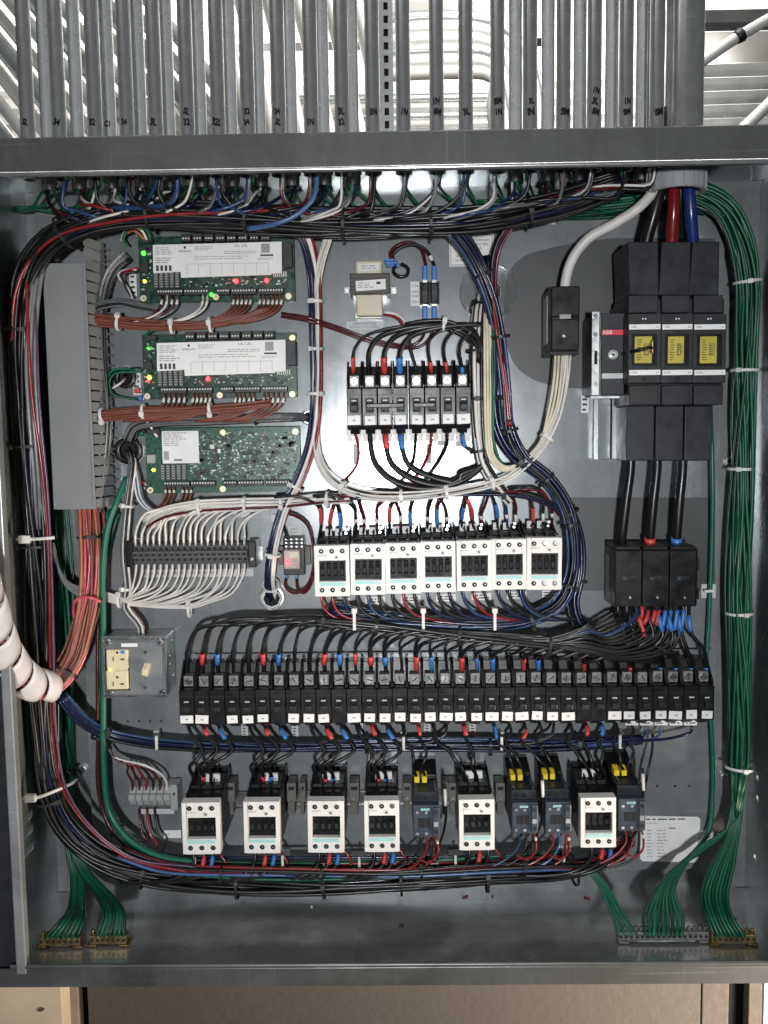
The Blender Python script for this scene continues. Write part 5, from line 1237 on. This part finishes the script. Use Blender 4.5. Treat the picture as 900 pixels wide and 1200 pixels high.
harness('thin blue wire harness crossing below the long breaker row', [(72, 815, .06), (92, 840, .055), (120, 858, .045), (160, 868, .04), (230, 874, .04), (330, 876, .04), (430, 873, .04), (540, 873, .04), (640, 874, .04), (720, 869, .042), (752, 866, .042)], 9, 5, 4.2, ['navy', 'blue', 'navy', 'black', 'blue', 'navy'], ties=(.12, .26, .55, .75, .9), tm='tie_black', jit=.4)
for i, (px, py) in enumerate(((183, 865), (473, 866), (588, 866), (727, 864))):
    r = root('tie_mount', 'clear nylon tie mount on the blue harness, %s from the left' % nth(i), 'tie mount', px, py, .01); pbox(r, 'post', 'tie_white', px-3.5, py-8, px+3.5, py+4, .0003, .010, .0008); pbox(r, 'strap', 'tie_white', px-1.6, py-2, px+1.6, py+14, .048, .053, .0008)
# ================================================================== under the bottom contactors
btm = [(i, (c[0]+c[2])/2, c[3]) for i, c in enumerate(CL)]
for i, cx, y1 in btm:
    for k, (dx_, tm) in enumerate(((-9, None), (3, 't_red'), (13, 't_blue'))):
        if i == 4 and k == 2: tm = None
        wire('black%s wire leaving the underside of the %s white bottom contactor' % (['', ' red-taped', ' blue-taped' if tm else ' thin right-hand'][k], nth(i)), 'black', 4.6,
             [(cx+dx_, y1-6, .070), (cx+dx_+1, y1+6, .074), (cx+dx_-3, y1+18, .080), (cx+dx_-20, y1+28, .084), (cx+dx_-50, y1+33, .08), (cx+dx_-85, y1+33, .075)], ((.06, .17, tm),) if tm else ())
    wire('thin red control wire under the %s white bottom contactor' % nth(i), 'red', 3, [(cx+16, y1-8, .06), (cx+26, y1+4, .064), (cx+30, y1+14, .066), (cx+10, y1+17, .066), (cx-30, y1+18, .062)])
for i, (x0, y0, x1, y1) in enumerate(SC):
    cs_ = (('black', 'red', 'maroon'), ('blue', 'black', 'black'), ('red', 'lightblue', 'red'), ('red', 'red', 'black'))[i]
    for k, c in enumerate(cs_):
        xx = x0+7+k*8.5; wire('%s wire under the %s small dark contactor, %s from its left' % (c, nth(i), nth(k)), c, 2.9, [(xx, y1-5, .075), (xx+(2-k), y1+12, .078), (xx-4-(2-k)*5, y1+30, .08), (xx-30-(2-k)*6, y1+42, .08), (xx-80, y1+46, .07)])
    wire('thin red jumper wire with white marker at the %s small dark contactor' % nth(i), 'red', 2.6, [(x1-5, y1-4, .085), (x1-2, y1+8, .09), (x1-3, y1+22, .09), (x1-14, y1+30, .088), (x1-26, y1+24, .082)], [(.12, .22, 't_white')])
for i, (px, py) in enumerate(((228, 1003), (331, 1001), (421, 1003), (534, 1001), (661, 997))):
    r = root('tie_mount', 'white tie mount behind the bottom harness, %s from the left' % nth(i), 'tie mount', px, py, .004); pbox(r, 'pad', 'paper', px-9, py-5, px+9, py+4, .0003, .004, .0006); pbox(r, 'strap', 'tie_white', px-1.5, py+2, px+1.5, py+16, .071, .075, .0006)
harness('green and red control wire bundle from left gutter along the bottom', [(134, 600, .02), (122, 650, .025), (118, 720, .025), (116, 800, .03), (117, 870, .03), (120, 930, .03), (132, 965, .035), (158, 992, .045), (195, 1008, .055), (260, 1013, .06), (340, 1013, .06), (420, 1012, .06), (520, 1011, .06), (600, 1008, .06), (660, 1004, .055)], 8, 6, 4, ['teal', 'maroon', 'green', 'maroon', 'black', 'red', 'green', 'navy'], ties=(.3, .42, .55, .7, .85), tm='tie_black', jit=.4)
wire('bright green ground wire descending beside the brown wire bundle', 'teal', 7.5, [(148, 560, .03), (138, 585, .045), (127, 615, .05), (121, 660, .052), (121, 740, .05), (121, 830, .05), (122, 900, .05), (128, 950, .05), (150, 983, .058), (185, 1003, .066), (230, 1010, .07)], n=10)
harness('red, blue and black wire bundle on the bottom harness front', [(140, 1000, .078), (190, 1018, .08), (260, 1024, .082), (360, 1024, .082), (460, 1022, .082), (560, 1018, .08), (640, 1017, .078), (700, 1014, .072), (735, 990, .06)], 8, 5, 3.8, ['red', 'blue', 'black', 'lightblue', 'red', 'black', 'green'], ties=(.2, .4, .6, .8), jit=.5)
# ================================================================== short row feeds
harness('black feed bundle arching above the short breaker row', [(566, 425, .05), (560, 402, .055), (545, 388, .06), (520, 379, .062), (495, 379, .062), (475, 382, .060)], 8, 5, 4.8, ['black'], ties=(.6,), tm='tie_white', jit=.3, taper=lambda t: 1-.6*max(0, t-.6)/.4)
T8 = {0: 't_red', 2: 't_red', 3: 't_blue', 5: 't_red', 6: 't_red', 7: 't_blue'}
for i in range(8):
    x = 415+18.2*i; big_ = i in (1, 2, 3); tp = [(.10, .24, T8[i])] if i in T8 else []
    lab = 'black%s wire into the top of the %s upper-row breaker' % (' '+T8[i][2:]+'-taped' if i in T8 else '', nth(i))
    if i < 4: pts = [(x, 449, .038), (x-1, 432, .046), (x-.5, 412, .056), (x+10, 396, .062), (x+32, 387, .066), (x+62, 382, .066), (x+95, 380, .064)]
    elif i == 4: pts = [(x, 449, .038), (x-1, 430, .046), (x-6, 412, .05), (x-8, 395, .055), (x-6, 384, .06)]
    else: pts = [(x, 449, .038), (x-1, 430, .046), (x-4, 412, .054), (x-2+(i-5)*1, 398, .06), (x+10, 388, .064), (min(x+35, 555), 386, .062), (562, 400, .055)]
    wire(lab, 'black', 6.2 if big_ else 3.8, pts, tp, n=8)
B8 = {0: ('red', 3, None), 1: ('black', 6, None), 2: ('black', 6, 't_red'), 3: ('black', 6, 't_blue'), 4: ('black', 3.4, None), 5: ('red', 3.4, None), 6: ('black', 3.8, None), 7: ('black', 3.8, 't_blue')}
for i, (c, w_, tm) in B8.items():
    x = 415+18.2*i
    if i in (1, 2, 3): pts = [(x, 504, .04), (x+1, 520, .044), (x+6+i, 545, .048), (x+28+i*3, 569-i*3, .052), (x+70, 577-i*4, .054), (545-i*2, 566-i*3, .054), (565, 545, .052), (573-i, 510, .05), (572-i, 460, .05), (571-i, 420, .05)]
    elif i == 0: pts = [(x, 505, .04), (x+5, 525, .03), (x+3, 545, .02), (x-8, 560, .015), (x-18, 570, .015)]
    elif i == 7: pts = [(x, 505, .04), (x, 515, .042), (x+3, 524, .044), (x+14, 529, .046), (x+20, 528, .046)]
    else: pts = [(x, 505, .04), (x-1, 522, .03), (x-5-(i-4)*4, 545, .02), (x-18-(i-4)*5, 565, .018), (x-28-(i-4)*6, 580, .02)]
    wire('%s%s wire leaving the underside of the %s upper-row breaker' % (c, ' '+tm[2:]+'-taped' if tm else '', nth(i)), c, w_, pts, ((.02, .09, tm),) if tm and i < 4 else (((.1, .5, tm),) if tm else ()), n=8)
# ================================================================== centre harnesses
harness('black and white vertical harness rising beside the short breaker row', [(566, 345, .008), (562, 362, .03), (559, 395, .045), (558, 450, .048), (560, 510, .048), (566, 545, .048), (582, 570, .046), (598, 588, .045)], 9, 7, 4.4, ['white', 'black', 'white', 'black', 'grey', 'black'], ties=(.12, .3, .5, .75), jit=.3)
for k in range(3): wire('cream neutral wire turning from centre harness towards the neutral block, %s from the left' % nth(k), 'cream', 3.4, [(569+k*2, 345, .008), (568+k*3, 375, .055), (568+k*3.5, 440, .06), (569+k*3, 500, .06), (573+k*3, 535, .06), (588+k*2, 551-k*2, .058), (610, 546-k*2, .054), (632, 520, .05), (643+k*4, 480, .05), (649+k*4, 445, .055), (651+k*4, 412, .05)])
wire('green wire in the centre harness', 'green', 3.8, [(582, 352, .05), (577, 400, .06), (578, 470, .062), (579, 520, .06), (590, 545, .056), (618, 552, .05), (640, 562, .048)])
harness('blue and black harness descending the centre and sweeping right', [(528, 266, .075), (545, 284, .07), (562, 312, .062), (577, 350, .058), (586, 395, .055), (591, 450, .052), (596, 505, .05), (612, 538, .05), (640, 562, .05), (662, 595, .05), (671, 635, .05), (670, 675, .05), (655, 708, .052), (622, 726, .054), (570, 733, .054), (500, 729, .052), (430, 722, .05), (385, 714, .048)], 15, 7.5, 4.2, ['navy', 'black', 'blue', 'black', 'navy', 'blue', 'black', 'lightblue', 'black'], ties=(.1, .2, .33, .42, .5, .6, .68), jit=.3, step=.01)
harness('black harness following the blue one round the upper contactors', [(572, 300, .05), (573, 350, .05), (577, 420, .05), (582, 500, .05), (602, 535, .05), (634, 556, .05), (660, 585, .048), (677, 625, .046), (679, 670, .046), (672, 708, .048), (682, 735, .05), (712, 756, .05), (752, 768, .048)], 9, 6.5, 4.6, ['black', 'black', 'navy', 'black', 'black', 'navy'], ties=(.3, .45, .6, .75), jit=.3)
harness('red and black wires dropping from the top harness behind the notice', [(600, 262, .075), (588, 278, .07), (580, 300, .065), (578, 335, .062), (583, 390, .06), (592, 450, .058), (596, 500, .056)], 5, 4.5, 4, ['red', 'black', 'maroon', 'black', 'blue'], jit=.3)
# neutral block and white runs
harness('white neutral wires running from neutral block to the left boards', [(664, 412, .05), (661, 450, .045), (652, 490, .045), (630, 528, .05), (592, 560, .055), (540, 574, .06), (470, 582, .06), (420, 578, .056), (388, 562, .045), (373, 535, .035), (370, 480, .03), (371, 400, .03), (374, 320, .035), (386, 275, .06)], 6, 5.2, 2.7, ['white'], ties=(.15, .28, .36, .45, .55, .8), tm='tie_white', jit=.35)
harness('red, white and blue harness running down to the steel fitting', [(350, 262, .07), (360, 285, .05), (367, 320, .035), (369, 400, .032), (369, 470, .032), (364, 520, .034), (350, 562, .038), (333, 598, .042), (321, 640, .045), (317, 675, .035), (320, 699, .0)], 14, 6.5, 3.6, ['navy', 'white', 'red', 'navy', 'maroon', 'white', 'blue', 'navy'], ties=(.22, .45, .68, .86, .95), tm='tie_white', jit=.25)
WHB = harness('horizontal white wire bundle above the long terminal strip', [(172, 614, .04), (190, 603, .042), (225, 595, .042), (270, 592, .042), (330, 590, .042), (375, 586, .045), (410, 585, .05)], 12, 6, 3.2, ['white', 'white', 'white', 'maroon', 'white'], ties=(.3, .52, .7, .9), tm='tie_white', jit=.35)
WLB = thing('wire_harness', 'white wires gathered in a fan under the long terminal strip', 'wire harness', tuple(P(140, 703, .03)))
for k in range(19):
    x = 159+k*7.05
    wire('white wire rising from the long terminal strip, %s from the left' % nth(k), 'white', 2.7, [(x, 640, .034), (x+rnd.uniform(-1, 1), 628, .038), (x+4+rnd.uniform(-4, 4), 614+rnd.uniform(-4, 4), .042+rnd.uniform(-.004, .006)), (x+16+rnd.uniform(-5, 5), 602+rnd.uniform(-3, 3), .046+rnd.uniform(-.004, .005)), (x+38, 595+rnd.uniform(-2, 2), .046), (x+75, 591, .044)], [(.06, .13, 't_white')] if k % 3 == 0 else (), into=WHB)
    wire('white wire leaving the underside of the long terminal strip, %s from the left' % nth(k), 'white', 2.6, [(x+1, 660, .032), (x+rnd.uniform(-1, 1), 674, .034), (x-5-k*.4+rnd.uniform(-2.5, 2.5), 688+k*.35+rnd.uniform(-2, 2), .036+rnd.uniform(-.004, .006)), (max(150, x-26-k+rnd.uniform(-5, 5)), 699+k*.5+rnd.uniform(-2, 2), .036+rnd.uniform(-.004, .006)), (max(146, x-60), 702+k*.55, .034), (136, 698+k*.5, .03), (116, 692+k*.5, .026)], into=WLB)
for (px, py, lab) in ((140, 703, 'left'), (222, 714, 'right')):
    ps = spline([P(px-6, py, .034), P(px, py, .034), P(px+6, py, .034)], .003); t_ = tie(ps, .5, .007, .010, 'tie_white', None, name='cable_tie'); tag(t_, 'white cable tie on wires under the long terminal strip, %s one' % lab, 'cable tie')
harness('white and blue wires coming out of the rubber grommet', [(152, 528, .0), (156, 545, .03), (152, 575, .035), (148, 610, .032), (146, 650, .03), (150, 690, .03), (148, 712, .03), (165, 735, .03), (164, 752, .03)], 6, 4.5, 3.6, ['white', 'blue', 'white', 'grey', 'maroon', 'black'], ties=(.3, .7), tm='tie_white', jit=.3)
for k in range(4): wire('pale wire curving from rubber grommet to the white bundle, %s from the left' % nth(k), ('white', 'lightblue', 'white', 'grey')[k], 3.2, [(154+k, 535, .02), (157+k*2, 560, .034), (162+k*2, 585, .038), (175+k*2, 598, .04), (200, 600, .04)])
wire('maroon wire pair crossing from the boards to the fuse holder, upper one', 'maroon', 3.6, [(330, 367, .03), (360, 372, .04), (395, 383, .03), (425, 394, .025), (455, 402, .025), (485, 404, .03), (496, 394, .03), (498, 374, .02)])
wire('maroon wire pair crossing from the boards to the fuse holder, lower one', 'maroon', 3.6, [(330, 371, .03), (360, 376, .04), (395, 387, .03), (425, 398, .025), (455, 406, .025), (490, 407, .03), (504, 396, .03), (509, 374, .02)])
wire('red wire arching from the transformer to the fuse holder', 'maroon', 4, [(462, 306, .032), (457, 297, .032), (466, 287, .03), (482, 284, .028), (494, 292, .024), (499, 311, .014)])
wire('black wire arching from the transformer to the fuse holder', 'black', 4, [(464, 309, .032), (460, 299, .03), (469, 290, .03), (484, 286, .028), (500, 294, .024), (509, 311, .014)], [(.82, .95, 't_white')])
wire('short black loop hanging beside the transformer', 'black', 4, [(464, 310, .032), (461, 318, .034), (468, 324, .036), (477, 322, .036), (478, 314, .034), (470, 309, .032)])
wire('white wire curving from the transformer underside', 'white', 4, [(450, 366, .029), (464, 368, .032), (474, 376, .034), (476, 386, .036)])
wire('red wire curving from the transformer underside', 'red', 3.6, [(450, 368.5, .029), (462, 371, .032), (470, 378, .034), (471, 388, .036)])
# upper contactor row
tops = [['t_red', 't_red', 't_blue'], [None, None, None], ['t_red', None, 't_blue'], [None, 't_blue', None], ['t_blue', 't_red', None], ['t_blue', None, None], ['t_red', None, None]]
cols_t = [['black', 'maroon', 'black'], ['black', 'maroon', 'maroon'], ['black', 'maroon', 'black'], ['black', 'maroon', 'black'], ['black', 'maroon', 'maroon'], ['black', 'blue', 'maroon'], ['black', 'black', 'maroon']]
for i in range(7):
    x0, y0 = CU[i]
    for k in range(3):
        xx = x0+6+k*12+rnd.uniform(-2, 2); yt = y0-26+i*.2; tm = tops[i][k]; s = (rnd.choice((-1, 1)) if i < 5 else -1)*rnd.uniform(5, 15)
        tp = [(.10, .36, tm)] if tm else [(.10, .20, 't_white')]
        wire('%s%s wire into the top of the %s upper contactor, %s from its left' % (cols_t[i][k], (' '+tm[2:]+'-taped') if tm else '', nth(i), nth(k)), cols_t[i][k], 3.7, [(xx, yt+10, .032), (xx+rnd.uniform(-1, 1), yt-4, .036), (xx+s*.25+rnd.uniform(-2, 2), yt-16+rnd.uniform(-3, 3), .045), (xx+s, yt-27+rnd.uniform(-5, 3), .05), (xx+s*2.4, yt-32, .052), (xx+s*4.5, yt-31, .05)], tp)
harness('thin dark wire bundle above the upper contactors', [(360, 586, .045), (420, 582, .048), (480, 580, .05), (540, 579, .05), (590, 579, .05), (625, 584, .05), (650, 595, .048), (664, 610, .046)], 5, 3, 3.4, ['black', 'maroon', 'black', 'navy', 'black'], ties=(.2, .5, .75), jit=.4)
wire('thin blue wire bridging to the right of the upper contactors', 'blue', 3, [(590, 578, .045), (620, 582, .045), (645, 592, .045), (662, 604, .045), (670, 618, .045)])
lowc = [['red', 'red', 'navy'], ['black', 'blue', 'black'], ['black', 'red', 'black'], ['navy', 'black', 'navy'], ['blue', 'red', 'black'], ['navy', 'black', 'blue'], ['black']]
for i in range(7):
    x0, y0 = CU[i]
    for k, c in enumerate(lowc[i]):
        xx = x0+8+k*13-(12 if i == 6 else 0); yb = y0+57
        wire('%s wire leaving the underside of the %s upper contactor, %s from its left' % (c, nth(i), nth(k)), c, 3.8, [(xx, yb-4, .06), (xx, yb+6, .062), (xx+4, yb+18, .062), (xx+16, yb+27+i*.6, .062), (xx+38, yb+30+i*1.2, .06), (xx+70, yb+31+i*1.4, .055)])
for i, px in enumerate((415, 496, 580)):
    r = root('tie_mount', 'upright white nylon tie below the upper contactors, %s from the left' % nth(i), 'tie mount', px, 725, .01); pbox(r, 'strap', 'tie_white', px-1.8, 716, px+1.8, 739, .06, .072, .0008); pbox(r, 'head', 'tie_white', px-3.2, 713, px+3.2, 719, .06, .0745, .0008)
# relay wiring
wire('dark red wire looping down the right side of the relay', 'maroon', 3.6, [(330, 601, .04), (345, 604, .035), (360, 615, .03), (367, 640, .028), (366, 672, .028), (358, 690, .026), (345, 695, .025), (335, 688, .022), (335, 678, .016)])
wire('black wire looping beside the relay', 'black', 3.4, [(331, 615, .02), (334, 622, .024), (337, 632, .026)])
wire('dark red wire rising from the relay underside', 'maroon', 3.4, [(347.5, 678, .016), (349, 690, .022), (356, 695, .024), (365, 684, .026), (368, 660, .026)])
# ================================================================== board wiring
BRT = harness('brown wire bundle under the top controller board', [(100, 374, .04), (120, 376, .042), (160, 380, .042), (210, 382, .042), (255, 379, .042), (290, 371, .042), (315, 361, .04)], 12, 5.5, 3.6, ['brown'], ties=(.22, .5, .7), tm='tie_white', jit=.3, taper=lambda t: 1-.5*t)
BRM = harness('brown wire bundle under the middle controller board', [(100, 489, .04), (120, 487, .042), (160, 483, .042), (210, 482, .042), (255, 479, .042), (290, 476, .042), (318, 472, .04)], 12, 5.5, 3.6, ['brown'], ties=(.15, .32, .7), tm='tie_white', jit=.3, taper=lambda t: 1-.5*t)
BRB = thing('wire_harness', 'short brown wires hanging from the bottom controller board', 'wire harness', tuple(P(205, 575, .03)))
for (bn, dx, dy, xs, lab) in ((0, 0, 0, [190, 196, 202, 208, 238, 243, 274, 279, 284, 289, 294, 305, 310, 315, 320, 325, 330], 'top'), (1, 4.5, 115, [188, 194, 200, 206, 212, 222, 227, 232, 237, 242, 272, 277, 282, 288, 293, 305, 310, 316, 322, 328], 'middle'), (2, 8, 225, [186, 191, 196, 206, 211, 216], 'bottom')):
    for k, x in enumerate(xs):
        c = 'brown' if not (bn == 0 and k < 6) else ('maroon', 'white', 'maroon', 'grey', 'white', 'white')[k]
        if bn < 2: pts = [(x+dx, 346+dy, .034), (x+dx-.5, 354+dy, .038), (x+dx-5, 363+dy, .042), (x+dx-22, 373+dy, .045), (x+dx-48, 379+dy, .044)]
        else: pts = [(x+dx, 346+dy, .034), (x+dx-.5, 356+dy, .036), (x+dx-5, 366+dy, .034), (x+dx-16, 374+dy, .03)]
        wire('%s wire at the lower edge of the %s board, %s from the left' % (c, lab, nth(k)), c, 2.6, pts, [(.08, .20, 't_white')], into=(BRT, BRM, BRB)[bn])
harness('grey wire bundle between the middle and bottom boards', [(150, 515, .03), (158, 500, .034), (185, 494, .034), (240, 492, .034), (300, 490, .034), (340, 489, .03), (362, 489, .002)], 8, 5, 3.4, ['grey', 'grey', 'black', 'grey'], ties=(.75,), jit=.3)
harness('grey sleeved wires running down beside the wire duct', [(150, 300, .03), (132, 320, .03), (122, 360, .03), (122, 420, .03), (126, 480, .03), (122, 540, .03), (116, 600, .035)], 5, 6, 4, ['grey', 'grey', 'black', 'pale'], jit=.4)
harness('dark grey wire bundle leaving the duct under the top board', [(104, 363, .04), (120, 358, .04), (140, 355, .04), (165, 360, .038), (190, 364, .036)], 5, 4, 3.6, ['grey', 'pale', 'grey', 'black'], jit=.35)
small = [('green', [(166, 281, .036), (160, 272, .04), (150, 270, .04), (144, 280, .036), (150, 288, .03)]), ('white', [(172, 281, .036), (166, 270, .042), (155, 266, .042), (146, 272, .036), (142, 282, .03)]), ('teal', [(176, 281, .036), (172, 270, .042), (162, 265, .044), (152, 268, .04)]), ('orange', [(169, 281, .036), (164, 275, .042), (156, 270, .044), (148, 274, .036)])]
for k, (c, p) in enumerate(small): wire('short %s wire curling at the top board plug' % c, c, 3, p)
small = [('white', [(160, 316, .03), (148, 316, .03), (138, 322, .028), (150, 338, .03), (155, 350, .03)]), ('black', [(160, 318, .03), (144, 322, .032), (146, 334, .032), (154, 348, .03)]), ('red', [(162, 314, .03), (152, 316, .032), (142, 320, .03)])]
for k, (c, p) in enumerate(small): wire('short %s wire left of the top board' % c, c, 2.8, p)
small = [('green', [(164, 436, .03), (150, 436, .03), (134, 438, .03), (128, 448, .028), (132, 462, .026), (150, 467, .024), (162, 468, .02)]), ('teal', [(165, 434, .03), (148, 432, .03), (132, 434, .03), (126, 442, .028)]), ('white', [(148, 443, .012), (140, 450, .03), (132, 455, .03)]), ('black', [(146, 440, .012), (154, 432, .03), (163, 432, .03)])]
for k, (c, p) in enumerate(small): wire('short %s wire left of the middle board' % c, c, 3, p)
small = [('green', [(168, 396, .036), (176, 388, .04), (190, 386, .04)]), ('white', [(176, 500, .03), (184, 512, .036), (180, 506, .034), (172, 494, .036), (160, 490, .038)]), ('black', [(172, 506, .03), (160, 504, .03), (152, 510, .02)]), ('teal', [(166, 500, .02), (163, 494, .03), (158, 492, .03)])]
for k, (c, p) in enumerate(small): wire('short %s wire at the upper left corner of a lower board' % c, c, 3.2, p)
for i, (px, py, c) in enumerate(((163, 467, 't_blue'), (165, 508, 'w_teal'), (164, 572, 't_blue'), (165, 567, 't_red'), (160, 458, 't_red'))):
    r = root('wire_connector', '%s crimp connector left of the lower boards, %s from the top' % (('blue', 'green', 'blue', 'red', 'red')[i], nth((1, 2, 4, 3, 0)[i])), 'connector', px, py, .02); pbox(r, 'sleeve', c, px-3.5, py-3, px+3.5, py+3, .012, .02, .0022, 3); pcyl(r, 'tongue', 'dull_steel', px+4, py, 2.2, .012, .014, 10)
# short terminal strip wiring
for k in range(6):
    x = 155+k*8; wire('thin %s wire into the short terminal strip, %s from the left' % (('maroon', 'maroon', 'red', 'black', 'maroon', 'white')[k], nth(k)), ('maroon', 'maroon', 'red', 'black', 'maroon', 'white')[k], 3, [(x, 928, .026), (x, 916, .032), (x-6, 905+k*.5, .036), (150+k*4, 897, .04), (135, 888, .04), (128, 878, .038)])
for k in range(3):
    x = 163+k*9; wire('thin %s wire below the short terminal strip, %s from the left' % (('maroon', 'red', 'black')[k], nth(k)), ('maroon', 'red', 'black')[k], 3, [(x, 948, .02), (x+1, 962, .026), (x+4, 978, .03), (x+12, 990, .034), (x+4, 1002, .045)])
# ================================================================== brown and pink bundle into the white spiral wrap
harness('brown and pink wire bundle bending into the white spiral wrap', [(104, 585, .035), (106, 620, .04), (107, 660, .045), (104, 700, .05), (97, 735, .055), (88, 768, .062), (72, 793, .07), (54, 805, .085), (36, 800, .115), (16, 783, .15), (-2, 752, .19)], 30, 11, 4, ['brown', 'orange', 'pink', 'brown', 'orange', 'brown', 'pink'], ties=(.14, .58, .68, .76), tm='tie_black', jit=.3, taper=lambda t: 1.0+.25*math.sin(t*3.1))
wire('pink wire looping loosely round the brown bundle', 'pink', 4, [(118, 705, .07), (104, 700, .075), (90, 702, .07), (86, 716, .06), (90, 735, .06)])
def spiral():
    pth = spline([P(56, 806, .085), P(36, 800, .115), P(16, 783, .15), P(-2, 752, .19), P(-14, 715, .22), P(-28, 670, .24), P(-48, 610, .25)], .0025); ts, ns, bs = frames(pth); L = [0]
    for a, b in zip(pth, pth[1:]): L.append(L[-1]+(b-a).length)
    r = thing('spiral_wrap', 'white spiral wrap sleeve round the brown wires at left edge', 'spiral wrap', tuple(pth[0])); off = Vector(pth[0]); Rr = 20*mpp(.1); pitch = .044
    turns = L[-1]/pitch; N = int(turns*26); m = 6; vs_ = []; fs = []
    def at_(s):
        s = max(0, min(L[-1]-1e-6, s)); lo = 0
        for i in range(len(L)-1):
            if L[i] <= s <= L[i+1]: lo = i; break
        f = (s-L[lo])/max(1e-9, L[lo+1]-L[lo]); return pth[lo].lerp(pth[lo+1], f), ns[lo], bs[lo]
    for i in range(N+1):
        a = 2*math.pi*i/26; s0 = pitch*i/26
        for j in range(m):
            c, n_, b_ = at_(s0+(j/(m-1)-.5)*pitch*.84); rr = Rr*(.96+.04*math.sin(math.pi*j/(m-1))+.015*math.sin(a*1.7+i*.05)); d = n_*math.cos(a)+b_*math.sin(a)
            vs_.append(tuple(c+d*rr-off))
    for i in range(N):
        for j in range(m-1): k = i*m+j; fs.append((k, k+1, k+1+m, k+m))
    me = bpy.data.meshes.new('band'); me.from_pydata(vs_, [], fs); me.polygons.foreach_set('use_smooth', [True]*len(fs))
    o = obj('band', me, 'spiral', r); md = o.modifiers.new('t', 'SOLIDIFY'); md.thickness = .0014; md.offset = -1
spiral()

# ================================================================== bits left on the floor
for i, (px, py, m, l, an) in enumerate(((545, 1050, 'w_red', .008, .4), (577, 1049, 'w_red', .005, 1.2), (688, 1052, 'w_red', .009, -.5), (860, 1077, 'brass', .006, .1), (120, 1062, 'w_black', .007, .9), (365, 1062, 't_white', .004, 2.0), (470, 1085, 'w_black', .006, .3))):
    q = Fl(px, py, .0012); v = Vector((math.cos(an), math.sin(an), 0))*l/2
    o = obj('wire_clipping', tube_mesh([q-v, q, q+v], .0011, 7), m); tag(o, '%s scrap on the cabinet floor, %s from the left' % (('red insulation', 'red insulation', 'red insulation', 'brass', 'black insulation', 'white plastic', 'black insulation')[i], nth((3, 4, 5, 6, 0, 1, 2)[i])), 'scrap', 'scraps on the cabinet floor')
